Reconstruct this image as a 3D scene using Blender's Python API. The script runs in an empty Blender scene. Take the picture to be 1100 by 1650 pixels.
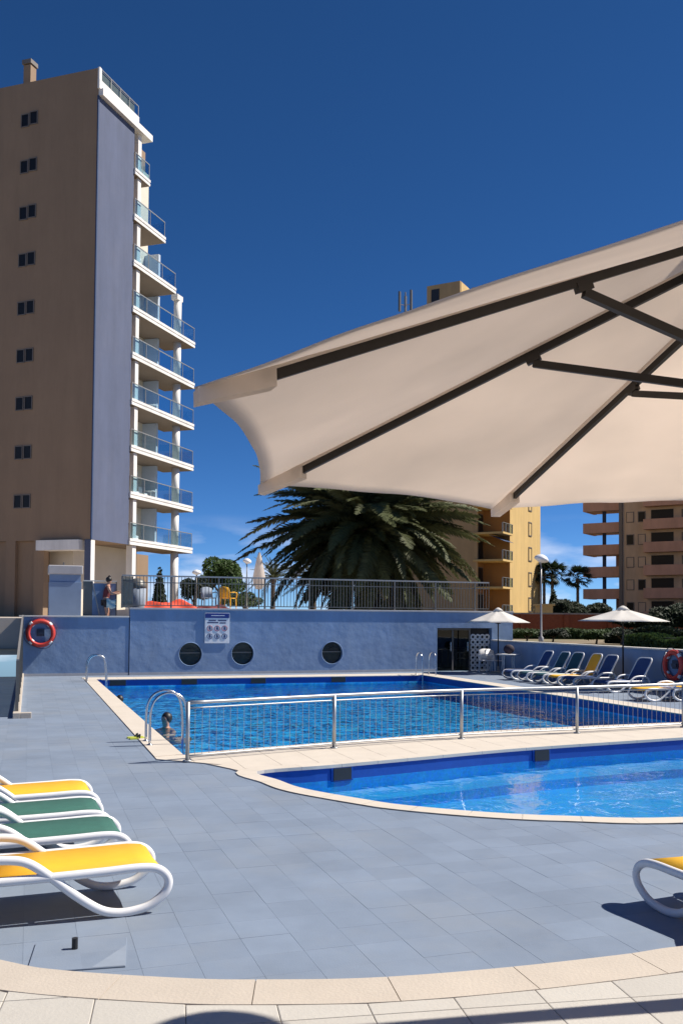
import bpy, bmesh, math, random
from math import sin, cos, pi, radians, sqrt, atan2, hypot
from mathutils import Vector, Matrix, geometry
random.seed(7)
sc = bpy.context.scene
COL = sc.collection

# ---------------------------------------------------------------- camera
F, PY0, PITCH, ROLL, EYE = 1500.0, 943.0, radians(2.0), radians(.4), 2.0
cd = bpy.data.cameras.new('camera'); cam = bpy.data.objects.new('camera', cd); COL.objects.link(cam)
cd.sensor_fit = 'VERTICAL'; cd.sensor_height = 36; cd.lens = F/1650*36
cd.shift_y = (PY0-825)/1650; cd.clip_start = .05; cd.clip_end = 6000
CR = Matrix.Rotation(pi/2+PITCH, 3, 'X') @ Matrix.Rotation(ROLL, 3, 'Z')
cam.matrix_world = Matrix.Translation((0, 0, EYE)) @ CR.to_4x4()
sc.camera = cam
# ---------------------------------------------------------------- sky, sun, exposure
SUN_AZ, SUN_EL = radians(11.0), radians(47)          # azimuth counted from +X towards +Y
SUN = Vector((cos(SUN_AZ)*cos(SUN_EL), sin(SUN_AZ)*cos(SUN_EL), sin(SUN_EL)))
w = bpy.data.worlds.new('World'); sc.world = w; w.use_nodes = True
wn, wl = w.node_tree.nodes, w.node_tree.links
bg = wn['Background']
sky = wn.new('ShaderNodeTexSky'); sky.sky_type = 'NISHITA'; sky.sun_disc = False
sky.sun_elevation = SUN_EL; sky.sun_rotation = pi/2-SUN_AZ
sky.altitude = 0; sky.air_density = .42; sky.dust_density = 0; sky.ozone_density = 8
# low bank of thin cloud all round the horizon
tc = wn.new('ShaderNodeTexCoord'); sep = wn.new('ShaderNodeSeparateXYZ'); wl.new(tc.outputs['Generated'], sep.inputs[0])
mp = wn.new('ShaderNodeMapping'); mp.inputs['Scale'].default_value = (7, 7, 26); wl.new(tc.outputs['Generated'], mp.inputs[0])
cn = wn.new('ShaderNodeTexNoise'); cn.inputs['Scale'].default_value = 1.3; cn.inputs['Detail'].default_value = 7; wl.new(mp.outputs[0], cn.inputs['Vector'])
cr = wn.new('ShaderNodeMapRange'); cr.inputs['From Min'].default_value = .46; cr.inputs['From Max'].default_value = .68; wl.new(cn.outputs[0], cr.inputs['Value'])
el = wn.new('ShaderNodeMapRange'); el.inputs['From Min'].default_value = .035; el.inputs['From Max'].default_value = .11
el.inputs['To Min'].default_value = 1; el.inputs['To Max'].default_value = 0; wl.new(sep.outputs['Z'], el.inputs['Value'])
mu = wn.new('ShaderNodeMath'); mu.operation = 'MULTIPLY'; wl.new(cr.outputs[0], mu.inputs[0]); wl.new(el.outputs[0], mu.inputs[1])
mu2 = wn.new('ShaderNodeMath'); mu2.operation = 'MULTIPLY'; mu2.inputs[1].default_value = .8; wl.new(mu.outputs[0], mu2.inputs[0])
cmx = wn.new('ShaderNodeMixRGB'); wl.new(mu2.outputs[0], cmx.inputs[0])
hsv = wn.new('ShaderNodeHueSaturation'); hsv.inputs['Saturation'].default_value = 1.13; wl.new(sky.outputs[0], hsv.inputs['Color'])
wl.new(hsv.outputs[0], cmx.inputs[1]); cmx.inputs[2].default_value = (8.5, 8.8, 9.6, 1)
wl.new(cmx.outputs[0], bg.inputs[0]); bg.inputs[1].default_value = .086
sl = bpy.data.lights.new('sun', 'SUN'); sun = bpy.data.objects.new('sun', sl); COL.objects.link(sun)
sl.energy = 5.0; sl.angle = radians(.53); sl.color = (1, .93, .83)
sun.rotation_euler = SUN.to_track_quat('Z', 'Y').to_euler(); sun.location = (30, 20, 60)
sc.view_settings.view_transform = 'Standard'; sc.view_settings.look = 'None'
sc.view_settings.exposure = 0.5; sc.view_settings.gamma = 1
sc.cycles.max_bounces = 8; sc.cycles.transparent_max_bounces = 16; sc.cycles.caustics_reflective = False; sc.cycles.caustics_refractive = False

# ---------------------------------------------------------------- measuring helpers
PHI = radians(18.5); CU, SU = cos(PHI), sin(PHI)      # the pool court is a rectangle turned by 18.5 degrees
def W(u, v, z=0.): return Vector((u*CU-v*SU, u*SU+v*CU, z))
def UV(p): return (p[0]*CU+p[1]*SU, -p[0]*SU+p[1]*CU)
def ray(px, py): return CR @ Vector(((px-550)/F, (PY0-py)/F, -1))
O = Vector((0, 0, EYE))
def gz(px, py, z=0.): d = ray(px, py); return O+d*((z-EYE)/d.z)
def gy(px, py, y): d = ray(px, py); return O+d*(y/d.y)
def on_plane(px, py, p0, n):
    d = ray(px, py); n = Vector(n); return O+d*((Vector(p0)-O).dot(n)/d.dot(n))
def on_u(px, py, u): return on_plane(px, py, W(u, 0), (CU, SU, 0))
def on_v(px, py, v): return on_plane(px, py, W(0, v), (-SU, CU, 0))
def guv(px, py, z=0.): return UV(gz(px, py, z))

# ---------------------------------------------------------------- materials
MATS = {}
def nodes(name):
    m = bpy.data.materials.new(name); m.use_nodes = True; MATS[name] = m
    return m, m.node_tree.nodes, m.node_tree.links, m.node_tree.nodes['Principled BSDF']
def mat(name, col, rough=.6, var=.12, scale=3., bump=0., bscale=40., metal=0., stain=None, sscale=.6, rnd=0., spec=.5, coords='pos', amount=.5, streak=0.):
    m, n, l, b = nodes(name)
    b.inputs['Roughness'].default_value = rough; b.inputs['Metallic'].default_value = metal
    b.inputs['Specular IOR Level'].default_value = spec
    if coords == 'pos': g = n.new('ShaderNodeNewGeometry').outputs['Position']
    else: g = n.new('ShaderNodeTexCoord').outputs['Object']
    nz = n.new('ShaderNodeTexNoise'); nz.inputs['Scale'].default_value = scale; nz.inputs['Detail'].default_value = 6; nz.inputs['Roughness'].default_value = .65
    l.new(g, nz.inputs['Vector'])
    mr = n.new('ShaderNodeMapRange'); mr.inputs['From Min'].default_value = .25; mr.inputs['From Max'].default_value = .75
    mr.inputs['To Min'].default_value = 1-var; mr.inputs['To Max'].default_value = 1+var; l.new(nz.outputs[0], mr.inputs['Value'])
    val = mr.outputs[0]
    if rnd:
        oi = n.new('ShaderNodeObjectInfo'); r2 = n.new('ShaderNodeMapRange'); r2.inputs['To Min'].default_value = 1-rnd; r2.inputs['To Max'].default_value = 1+rnd
        l.new(oi.outputs['Random'], r2.inputs['Value']); mm = n.new('ShaderNodeMath'); mm.operation = 'MULTIPLY'; l.new(val, mm.inputs[0]); l.new(r2.outputs[0], mm.inputs[1]); val = mm.outputs[0]
    mx = n.new('ShaderNodeVectorMath'); mx.operation = 'SCALE'; mx.inputs[0].default_value = col[:3]; l.new(val, mx.inputs['Scale'])
    out = mx.outputs[0]
    if stain:
        s = n.new('ShaderNodeTexNoise'); s.inputs['Scale'].default_value = sscale; s.inputs['Detail'].default_value = 8; s.inputs['Roughness'].default_value = .7; l.new(g, s.inputs['Vector'])
        sr = n.new('ShaderNodeMapRange'); sr.inputs['From Min'].default_value = .5; sr.inputs['From Max'].default_value = .72; sr.inputs['To Max'].default_value = amount; l.new(s.outputs[0], sr.inputs['Value'])
        m2 = n.new('ShaderNodeMixRGB'); l.new(sr.outputs[0], m2.inputs[0]); l.new(out, m2.inputs[1]); m2.inputs[2].default_value = (*stain, 1); out = m2.outputs[0]
    if streak:
        mpp = n.new('ShaderNodeMapping'); mpp.inputs['Scale'].default_value = (1.1, 1.1, .16); l.new(g, mpp.inputs[0])
        s2 = n.new('ShaderNodeTexNoise'); s2.inputs['Scale'].default_value = 1.0; s2.inputs['Detail'].default_value = 7; s2.inputs['Roughness'].default_value = .7; l.new(mpp.outputs[0], s2.inputs['Vector'])
        r3 = n.new('ShaderNodeMapRange'); r3.inputs['From Min'].default_value = .35; r3.inputs['From Max'].default_value = .68; r3.inputs['To Min'].default_value = 1+streak*.4; r3.inputs['To Max'].default_value = 1-streak; l.new(s2.outputs[0], r3.inputs['Value'])
        v3 = n.new('ShaderNodeVectorMath'); v3.operation = 'SCALE'; l.new(out, v3.inputs[0]); l.new(r3.outputs[0], v3.inputs['Scale']); out = v3.outputs[0]
    l.new(out, b.inputs['Base Color'])
    if bump:
        bn = n.new('ShaderNodeTexNoise'); bn.inputs['Scale'].default_value = bscale; bn.inputs['Detail'].default_value = 4; l.new(g, bn.inputs['Vector'])
        bp = n.new('ShaderNodeBump'); bp.inputs['Strength'].default_value = bump; bp.inputs['Distance'].default_value = .02 if bscale > 5 else .05; l.new(bn.outputs[0], bp.inputs['Height']); l.new(bp.outputs[0], b.inputs['Normal'])
    return m
def glass(name, tint, gloss=(.9, .95, 1), dark=None, rough=.02, base=.08):
    m, n, l, b = nodes(name); n.remove(b); o = n['Material Output']
    t = n.new('ShaderNodeBsdfTransparent'); t.inputs[0].default_value = (*tint, 1)
    g = n.new('ShaderNodeBsdfGlossy'); g.inputs[0].default_value = (*gloss, 1); g.inputs['Roughness'].default_value = rough
    lw_ = n.new('ShaderNodeLayerWeight'); lw_.inputs['Blend'].default_value = .5
    pw = n.new('ShaderNodeMath'); pw.operation = 'POWER'; pw.inputs[1].default_value = 4; l.new(lw_.outputs['Facing'], pw.inputs[0])
    ad = n.new('ShaderNodeMath'); ad.operation = 'MULTIPLY_ADD'; ad.use_clamp = True; ad.inputs[1].default_value = .6; ad.inputs[2].default_value = base; l.new(pw.outputs[0], ad.inputs[0])
    mx = n.new('ShaderNodeMixShader'); l.new(ad.outputs[0], mx.inputs[0]); l.new(t.outputs[0], mx.inputs[1]); l.new(g.outputs[0], mx.inputs[2]); l.new(mx.outputs[0], o.inputs[0])
    return m
def fabric(name, col, trans=.5, weave=260):
    m, n, l, b = nodes(name); o = n['Material Output']
    g = n.new('ShaderNodeTexCoord').outputs['Object']
    nz = n.new('ShaderNodeTexNoise'); nz.inputs['Scale'].default_value = 1.7; nz.inputs['Detail'].default_value = 5; l.new(g, nz.inputs['Vector'])
    mr = n.new('ShaderNodeMapRange'); mr.inputs['From Min'].default_value = .3; mr.inputs['From Max'].default_value = .7; mr.inputs['To Min'].default_value = .9; mr.inputs['To Max'].default_value = 1.05; l.new(nz.outputs[0], mr.inputs['Value'])
    mx = n.new('ShaderNodeVectorMath'); mx.operation = 'SCALE'; mx.inputs[0].default_value = col; l.new(mr.outputs[0], mx.inputs['Scale'])
    b.inputs['Roughness'].default_value = .85; b.inputs['Specular IOR Level'].default_value = .2; l.new(mx.outputs[0], b.inputs['Base Color'])
    bn = n.new('ShaderNodeTexNoise'); bn.inputs['Scale'].default_value = weave; l.new(g, bn.inputs['Vector'])
    w2 = n.new('ShaderNodeTexNoise'); w2.inputs['Scale'].default_value = 5; l.new(g, w2.inputs['Vector'])
    am = n.new('ShaderNodeMath'); am.operation = 'MULTIPLY_ADD'; am.inputs[1].default_value = .08; l.new(bn.outputs[0], am.inputs[0]); l.new(w2.outputs[0], am.inputs[2])
    bp = n.new('ShaderNodeBump'); bp.inputs['Strength'].default_value = .35; bp.inputs['Distance'].default_value = .02; l.new(am.outputs[0], bp.inputs['Height']); l.new(bp.outputs[0], b.inputs['Normal'])
    t = n.new('ShaderNodeBsdfTranslucent'); l.new(mx.outputs[0], t.inputs[0])
    ms = n.new('ShaderNodeMixShader'); ms.inputs[0].default_value = trans; l.new(b.outputs[0], ms.inputs[1]); l.new(t.outputs[0], ms.inputs[2]); l.new(ms.outputs[0], o.inputs[0])
    return m
def leafmat(name, col, rnd=.35, trans=.25):
    m, n, l, b = nodes(name); o = n['Material Output']
    oi = n.new('ShaderNodeObjectInfo'); g = n.new('ShaderNodeNewGeometry')
    nz = n.new('ShaderNodeTexNoise'); nz.inputs['Scale'].default_value = 1.8; l.new(g.outputs['Position'], nz.inputs['Vector'])
    ad = n.new('ShaderNodeMath'); ad.operation = 'ADD'; l.new(nz.outputs[0], ad.inputs[0]); l.new(oi.outputs['Random'], ad.inputs[1])
    ri = n.new('ShaderNodeMath'); ri.operation = 'ADD'; l.new(ad.outputs[0], ri.inputs[0]); l.new(g.outputs['Random Per Island'], ri.inputs[1])
    mr = n.new('ShaderNodeMapRange'); mr.inputs['From Max'].default_value = 2.5; mr.inputs['To Min'].default_value = 1-rnd; mr.inputs['To Max'].default_value = 1+rnd; l.new(ri.outputs[0], mr.inputs['Value'])
    mx = n.new('ShaderNodeVectorMath'); mx.operation = 'SCALE'; mx.inputs[0].default_value = col; l.new(mr.outputs[0], mx.inputs['Scale'])
    l.new(mx.outputs[0], b.inputs['Base Color']); b.inputs['Roughness'].default_value = .6; b.inputs['Specular IOR Level'].default_value = .25
    t = n.new('ShaderNodeBsdfTranslucent'); l.new(mx.outputs[0], t.inputs[0])
    ms = n.new('ShaderNodeMixShader'); ms.inputs[0].default_value = trans; l.new(b.outputs[0], ms.inputs[1]); l.new(t.outputs[0], ms.inputs[2]); l.new(ms.outputs[0], o.inputs[0])
    return m
TILE = .32
def tilemat(name, col, var, stain, rough=.55, spec=.4):
    """painted paving: every .32 m tile has its own tone, with worn and rain-marked patches"""
    m, n, l, b = nodes(name)
    g = n.new('ShaderNodeNewGeometry').outputs['Position']
    mpn = n.new('ShaderNodeMapping'); mpn.inputs['Rotation'].default_value = (0, 0, -PHI); l.new(g, mpn.inputs[0])
    dv = n.new('ShaderNodeVectorMath'); dv.operation = 'SCALE'; dv.inputs['Scale'].default_value = 1/TILE; l.new(mpn.outputs[0], dv.inputs[0])
    fl = n.new('ShaderNodeVectorMath'); fl.operation = 'FLOOR'; l.new(dv.outputs[0], fl.inputs[0])
    sx_ = n.new('ShaderNodeSeparateXYZ'); l.new(fl.outputs[0], sx_.inputs[0])
    cx_ = n.new('ShaderNodeCombineXYZ'); l.new(sx_.outputs[0], cx_.inputs[0]); l.new(sx_.outputs[1], cx_.inputs[1])
    wn_ = n.new('ShaderNodeTexWhiteNoise'); l.new(cx_.outputs[0], wn_.inputs[0])
    mr = n.new('ShaderNodeMapRange'); mr.inputs['To Min'].default_value = 1-var; mr.inputs['To Max'].default_value = 1+var; l.new(wn_.outputs[0], mr.inputs['Value'])
    nz = n.new('ShaderNodeTexNoise'); nz.inputs['Scale'].default_value = 1.1; nz.inputs['Detail'].default_value = 9; nz.inputs['Roughness'].default_value = .68; l.new(g, nz.inputs['Vector'])
    m2 = n.new('ShaderNodeMapRange'); m2.inputs['From Min'].default_value = .3; m2.inputs['From Max'].default_value = .7; m2.inputs['To Min'].default_value = .88; m2.inputs['To Max'].default_value = 1.1; l.new(nz.outputs[0], m2.inputs['Value'])
    mm = n.new('ShaderNodeMath'); mm.operation = 'MULTIPLY'; l.new(mr.outputs[0], mm.inputs[0]); l.new(m2.outputs[0], mm.inputs[1])
    mx = n.new('ShaderNodeVectorMath'); mx.operation = 'SCALE'; mx.inputs[0].default_value = col; l.new(mm.outputs[0], mx.inputs['Scale'])
    s = n.new('ShaderNodeTexNoise'); s.inputs['Scale'].default_value = .45; s.inputs['Detail'].default_value = 10; s.inputs['Roughness'].default_value = .7; l.new(g, s.inputs['Vector'])
    sr = n.new('ShaderNodeMapRange'); sr.inputs['From Min'].default_value = .48; sr.inputs['From Max'].default_value = .7; sr.inputs['To Max'].default_value = .55; l.new(s.outputs[0], sr.inputs['Value'])
    mm2 = n.new('ShaderNodeMixRGB'); l.new(sr.outputs[0], mm2.inputs[0]); l.new(mx.outputs[0], mm2.inputs[1]); mm2.inputs[2].default_value = (*stain, 1)
    l.new(mm2.outputs[0], b.inputs['Base Color']); b.inputs['Roughness'].default_value = rough; b.inputs['Specular IOR Level'].default_value = spec
    bn = n.new('ShaderNodeTexNoise'); bn.inputs['Scale'].default_value = 90; bn.inputs['Detail'].default_value = 3; l.new(g, bn.inputs['Vector'])
    bp = n.new('ShaderNodeBump'); bp.inputs['Strength'].default_value = .12; bp.inputs['Distance'].default_value = .01; l.new(bn.outputs[0], bp.inputs['Height']); l.new(bp.outputs[0], b.inputs['Normal'])
    return m
def watermat(name, scale, strength, tint):
    m, n, l, b = nodes(name); n.remove(b); o = n['Material Output']
    g = n.new('ShaderNodeNewGeometry').outputs['Position']
    a = n.new('ShaderNodeTexNoise'); a.inputs['Scale'].default_value = scale; a.inputs['Detail'].default_value = 3; a.inputs['Distortion'].default_value = .6; l.new(g, a.inputs['Vector'])
    c = n.new('ShaderNodeTexNoise'); c.inputs['Scale'].default_value = scale*.3; c.inputs['Detail'].default_value = 2; l.new(g, c.inputs['Vector'])
    ad = n.new('ShaderNodeMath'); ad.operation = 'ADD'; l.new(a.outputs[0], ad.inputs[0]); l.new(c.outputs[0], ad.inputs[1])
    bp = n.new('ShaderNodeBump'); bp.inputs['Strength'].default_value = strength; bp.inputs['Distance'].default_value = .12; l.new(ad.outputs[0], bp.inputs['Height'])
    t = n.new('ShaderNodeBsdfTransparent'); t.inputs[0].default_value = (*tint, 1)
    gl = n.new('ShaderNodeBsdfGlossy'); gl.inputs['Roughness'].default_value = .03; l.new(bp.outputs[0], gl.inputs['Normal'])
    fr = n.new('ShaderNodeFresnel'); fr.inputs[0].default_value = 1.33; l.new(bp.outputs[0], fr.inputs['Normal'])
    mx = n.new('ShaderNodeMixShader'); l.new(fr.outputs[0], mx.inputs[0]); l.new(t.outputs[0], mx.inputs[1]); l.new(gl.outputs[0], mx.inputs[2]); l.new(mx.outputs[0], o.inputs[0])
    return m
def rippled_mosaic(name, c1, ripple_light, scale):
    m, n, l, b = nodes(name)
    g = n.new('ShaderNodeNewGeometry').outputs['Position']
    v = n.new('ShaderNodeTexVoronoi'); v.inputs['Scale'].default_value = scale; l.new(g, v.inputs['Vector'])
    nz = n.new('ShaderNodeTexNoise'); nz.inputs['Scale'].default_value = 2.6; nz.inputs['Detail'].default_value = 4; nz.inputs['Distortion'].default_value = 1.2; l.new(g, nz.inputs['Vector'])
    mr = n.new('ShaderNodeMapRange'); mr.inputs['From Min'].default_value = .42; mr.inputs['From Max'].default_value = .62; l.new(nz.outputs[0], mr.inputs['Value'])
    x = n.new('ShaderNodeMixRGB'); l.new(mr.outputs[0], x.inputs[0]); x.inputs[1].default_value = (*c1, 1); x.inputs[2].default_value = (*ripple_light, 1)  # second tone paints light ripples of the water onto the floor
    y = n.new('ShaderNodeMixRGB'); y.blend_type = 'MULTIPLY'; y.inputs[0].default_value = .25; l.new(x.outputs[0], y.inputs[1]); l.new(v.outputs['Color'], y.inputs[2])
    l.new(y.outputs[0], b.inputs['Base Color']); b.inputs['Roughness'].default_value = .3
    return m

mat('joint', (.205, .25, .325), .9, .2, 8)
tilemat('deck_tile', (.208, .257, .336), .05, (.262, .285, .315))
mat('cream', (.50, .44, .37), .75, .06, 2.5, .15, 60, stain=(.44, .38, .315), sscale=1.1, amount=.35)
mat('cream_pool', (.60, .535, .455), .75, .06, 2.5, .12, 60, stain=(.53, .46, .38), sscale=1.1, amount=.35)
mat('cream_tile', (.48, .455, .41), .7, .05, 1.7, .12, 60, rnd=.05, stain=(.42, .385, .34), sscale=1.3, amount=.4)
mat('platform_joint', (.30, .26, .22), .9)
mat('blue_wall', (.20, .30, .48), .8, .10, 1.2, .45, 2.2, stain=(.25, .34, .49), sscale=.7, amount=.6, streak=0.14)
mat('wall_cap', (.42, .42, .44), .7, .1, 3)
mat('pale_cap', (.62, .60, .56), .7, .1, 3)
rippled_mosaic('pool_tile', (.015, .40, .93), (.10, .62, .97), 28)  # paler patches over the tiles stand in for light ripples
rippled_mosaic('kid_tile', (.035, .40, .92), (.05, .46, .95), 32)
mat('pool_side', (.012, .07, .34), .35, .12, 9)  # dark blue holds the shade on the sides above the water
watermat('water', 2.4, .75, (.72, .90, .98))
watermat('kid_water', 1.6, .16, (.80, .94, .99))
mat('dark', (.015, .016, .02), .5)
mat('steel', (.62, .63, .65), .25, .08, 6, metal=1.)
mat('fence_paint', (.42, .43, .44), .4, .1, 6, metal=.6)
mat('rail_dark', (.15, .145, .135), .45, .1, 5, metal=.3)
mat('rail_top', (.36, .35, .34), .45, .1, 5, metal=.5)
mat('white_resin', (.80, .80, .81), .35, .05, 4, stain=(.62, .60, .58), sscale=3, amount=.25, coords='obj')
mat('sling_yellow', (.86, .46, .025), .7, .06, 6, .12, 300, coords='obj')
mat('sling_green', (.036, .135, .105), .8, .12, 14, .25, 300, coords='obj')
mat('sling_blue', (.02, .06, .19), .8, .12, 8, .2, 300, coords='obj')
mat('sling_teal', (.02, .085, .11), .8, .12, 8, .2, 300, coords='obj')
fabric('canvas', (.90, .825, .755), .58)
fabric('canvas_white', (.86, .83, .78), .35)
mat('rib_brown', (.013, .010, .008), .55, .15, 9, coords='obj')
mat('tower_beige', (.29, .20, .13), .85, .06, .5, .12, 14, stain=(.25, .175, .12), sscale=.15, amount=.5, streak=0.09)
mat('tower_blue', (.088, .108, .18), .85, .07, .6, .18, 10, stain=(.115, .13, .195), sscale=.25, amount=.5, streak=0.13)
mat('tower_white', (.78, .76, .73), .7, .05, 1.2, stain=(.62, .58, .55), sscale=.8, amount=.35, streak=0.14)
mat('shaded_soffit', (.20, .155, .12), .9, .08, 1)  # dark brown puts the shade under the slabs into the colour
mat('panel_pale_blue', (.46, .53, .63), .7, .08, 2)
mat('inner_wall', (.66, .60, .50), .85, .06, 1)
mat('pane', (.012, .012, .013), .4, .1, 2, spec=.25)
mat('port_glass', (.016, .028, .028), .12, .5, 5, .2, 6)
mat('pane_blue', (.16, .25, .36), .12, .15, 2)
mat('win_frame', (.16, .14, .125), .6)
glass('rail_glass', (.80, .91, .95), base=.06)
glass('door_glass', (.22, .27, .27), base=.05)
glass('panel_glass', (.42, .46, .48), base=.04)
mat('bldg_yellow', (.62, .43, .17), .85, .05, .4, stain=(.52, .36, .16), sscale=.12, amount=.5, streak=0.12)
mat('bldg_yellow_shade', (.48, .325, .16), .85, .06, .4, stain=(.33, .22, .12), sscale=.12, amount=.5, streak=0.14)  # darker copy of the block's yellow; shaded sides put into the colour
mat('bldg_brown', (.60, .45, .31), .85, .06, .3, stain=(.30, .22, .16), sscale=.1, amount=.5, streak=0.14)
mat('bldg_pink', (.58, .34, .24), .85, .06, .5, stain=(.40, .24, .17), sscale=.2, amount=.4, streak=0.14)
mat('recess_shade', (.34, .17, .055), .85, .08, .6)  # dark orange: shade of the balcony recess put into the colour
mat('awning', (.03, .06, .14), .8)
mat('brick_red', (.27, .075, .03), .9, .25, 6, .3, 30)
mat('stone', (.33, .29, .24), .9, .2, 1.5, .3, 12)
mat('terrace', (.48, .42, .36), .85, .1, 1.5)
mat('soil', (.22, .17, .11), .95, .25, .6, stain=(.10, .14, .04), sscale=.25, amount=.8)
leafmat('palm_leaf', (.080, .090, .038), .75, .25)
leafmat('palm_dry', (.16, .12, .06), .4, .2)
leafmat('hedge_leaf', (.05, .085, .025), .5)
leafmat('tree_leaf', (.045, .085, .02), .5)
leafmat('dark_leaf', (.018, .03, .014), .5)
mat('bark', (.12, .09, .065), .95, .3, 9, .6, 14)
mat('ring_red', (.62, .055, .04), .45, .12, 6, coords='obj')
mat('ring_white', (.8, .8, .8), .5)
mat('rope', (.06, .07, .10), .8)
mat('sign_white', (.74, .76, .80), .5, .05, 5)
mat('sign_blue', (.012, .03, .20), .45)
mat('sign_ink', (.05, .06, .16), .5)
mat('sign_red', (.35, .05, .06), .5)
mat('skin', (.46, .25, .17), .5, .06, 9)
mat('hair', (.012, .010, .010), .5)
mat('shirt_red', (.16, .03, .035), .85, .15, 12)
mat('shorts_dark', (.03, .026, .03), .85)
mat('towel_pale', (.45, .58, .60), .9, .1, 10)
mat('plastic_white', (.70, .70, .70), .4)
mat('bag_dark', (.02, .012, .025), .8)
mat('orange_cloth', (.72, .075, .03), .7, .15, 6, .4, 12)
mat('lamp_globe', (.80, .80, .82), .4)
mat('sandal', (.55, .60, .08), .6)
mat('blue_metal', (.20, .29, .45), .6, .08, 2)
mat('plate_blue', (.19, .245, .34), .6, .08, 4)
mat('plate_pale', (.25, .295, .365), .7, .1, 5)

# ---------------------------------------------------------------- mesh helpers
class MB:
    def __init__(s): s.v = []; s.f = []
    def add(s, vs, fs):
        k = len(s.v); s.v += [tuple(p) for p in vs]; s.f += [tuple(i+k for i in q) for q in fs]; return s
    def hexa(s, b, t):
        """two matching rings of n points (bottom, top)"""
        n = len(b)
        return s.add(list(b)+list(t), [tuple(range(n-1, -1, -1)), tuple(range(n, 2*n))]+[(i, (i+1) % n, n+(i+1) % n, n+i) for i in range(n)])
    def box(s, x0, x1, y0, y1, z0, z1):
        r = [(x0, y0), (x1, y0), (x1, y1), (x0, y1)]
        return s.hexa([(x, y, z0) for x, y in r], [(x, y, z1) for x, y in r])
    def prism(s, pts, z0, z1): return s.hexa([(p[0], p[1], z0) for p in pts], [(p[0], p[1], z1) for p in pts])
    def tube(s, path, r, n=8, close=False, flat=1.):
        P = [Vector(p) for p in path]; m = len(P); rr = r if isinstance(r, (list, tuple)) else [r]*m
        up = None; vs = []
        for i, p in enumerate(P):
            a = P[(i-1) % m] if (close or i > 0) else p; b = P[(i+1) % m] if (close or i < m-1) else p
            t = (b-a).normalized()
            if up is None: up = t.orthogonal().normalized() if abs(t.z) > .95 else Vector((0, 0, 1))
            x = t.cross(up)
            if x.length < 1e-4: x = t.orthogonal()
            x.normalize(); y = x.cross(t); up = y if (abs(t.z) > .7 or up.dot(y) < .999) else up
            for k in range(n):
                an = 2*pi*k/n; vs.append(p+x*(cos(an)*rr[i]*flat)+y*(sin(an)*rr[i]))
        fs = [(i*n+k, i*n+(k+1) % n, ((i+1) % m)*n+(k+1) % n, ((i+1) % m)*n+k) for i in range(m if close else m-1) for k in range(n)]
        if not close: fs += [tuple(range(n-1, -1, -1)), tuple(range((m-1)*n, m*n))]
        return s.add(vs, fs)
    def lathe(s, prof, n=16, c=(0, 0, 0), cap=True):
        vs = [(c[0]+r*cos(2*pi*k/n), c[1]+r*sin(2*pi*k/n), c[2]+z) for r, z in prof for k in range(n)]
        fs = [(i*n+k, i*n+(k+1) % n, (i+1)*n+(k+1) % n, (i+1)*n+k) for i in range(len(prof)-1) for k in range(n)]
        if cap: fs += [tuple(range(n-1, -1, -1)), tuple(range((len(prof)-1)*n, len(prof)*n))]
        return s.add(vs, fs)
    def bar(s, a, b, w, h):
        """rectangular bar from a to b"""
        a, b = Vector(a), Vector(b); t = (b-a).normalized(); up = Vector((0, 0, 1)) if abs(t.z) < .95 else Vector((1, 0, 0))
        x = t.cross(up).normalized()*w/2; y = x.cross(t).normalized()*h/2
        return s.hexa([a-x-y, a+x-y, a+x+y, a-x+y], [b-x-y, b+x-y, b+x+y, b-x+y])
    def sphere(s, c, r, n=12, m=8, sq=(1, 1, 1)):
        return s.lathe_ell(c, r, n, m, sq)
    def lathe_ell(s, c, r, n, m, sq):
        vs = []
        for i in range(m+1):
            a = -pi/2+pi*i/m; rr = max(cos(a), .02)
            vs += [(c[0]+r*sq[0]*rr*cos(2*pi*k/n), c[1]+r*sq[1]*rr*sin(2*pi*k/n), c[2]+r*sq[2]*sin(a)) for k in range(n)]
        fs = [(i*n+k, i*n+(k+1) % n, (i+1)*n+(k+1) % n, (i+1)*n+k) for i in range(m) for k in range(n)]
        fs += [tuple(range(n-1, -1, -1)), tuple(range(m*n, (m+1)*n))]
        return s.add(vs, fs)
    def mesh(s, name, m, smooth=False):
        me = bpy.data.meshes.new(name); me.from_pydata(s.v, [], s.f); me.materials.append(MATS[m])
        if smooth:
            for p in me.polygons: p.use_smooth = len(p.vertices) <= 4
        me.update(); return me
    def build(s, name, m, parent=None, smooth=False, bevel=0.):
        o = bpy.data.objects.new(name, s.mesh(name, m, smooth)); COL.objects.link(o); o.parent = parent
        bm = bmesh.new(); bm.from_mesh(o.data); bmesh.ops.recalc_face_normals(bm, faces=bm.faces); bm.to_mesh(o.data); bm.free()
        if bevel:
            b = o.modifiers.new('bevel', 'BEVEL'); b.width = bevel; b.segments = 2; b.limit_method = 'ANGLE'
        return o
def tag(o, label, cat, group=None, kind=None):
    o['label'] = label; o['category'] = cat
    if group: o['group'] = group
    if kind: o['kind'] = kind
    return o
def struct(o, kind='structure'): o['kind'] = kind; return o
def thing(name, label, cat, loc=(0, 0, 0), rz=0., group=None):
    o = bpy.data.objects.new(name, None); COL.objects.link(o); o.location = loc; o.rotation_euler = (0, 0, rz); o.empty_display_size = .2
    return tag(o, label, cat, group)
def inst(name, me, parent, loc=(0, 0, 0), rot=(0, 0, 0), scale=(1, 1, 1)):
    o = bpy.data.objects.new(name, me); COL.objects.link(o); o.parent = parent; o.location = loc; o.rotation_euler = rot; o.scale = scale; return o
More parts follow.
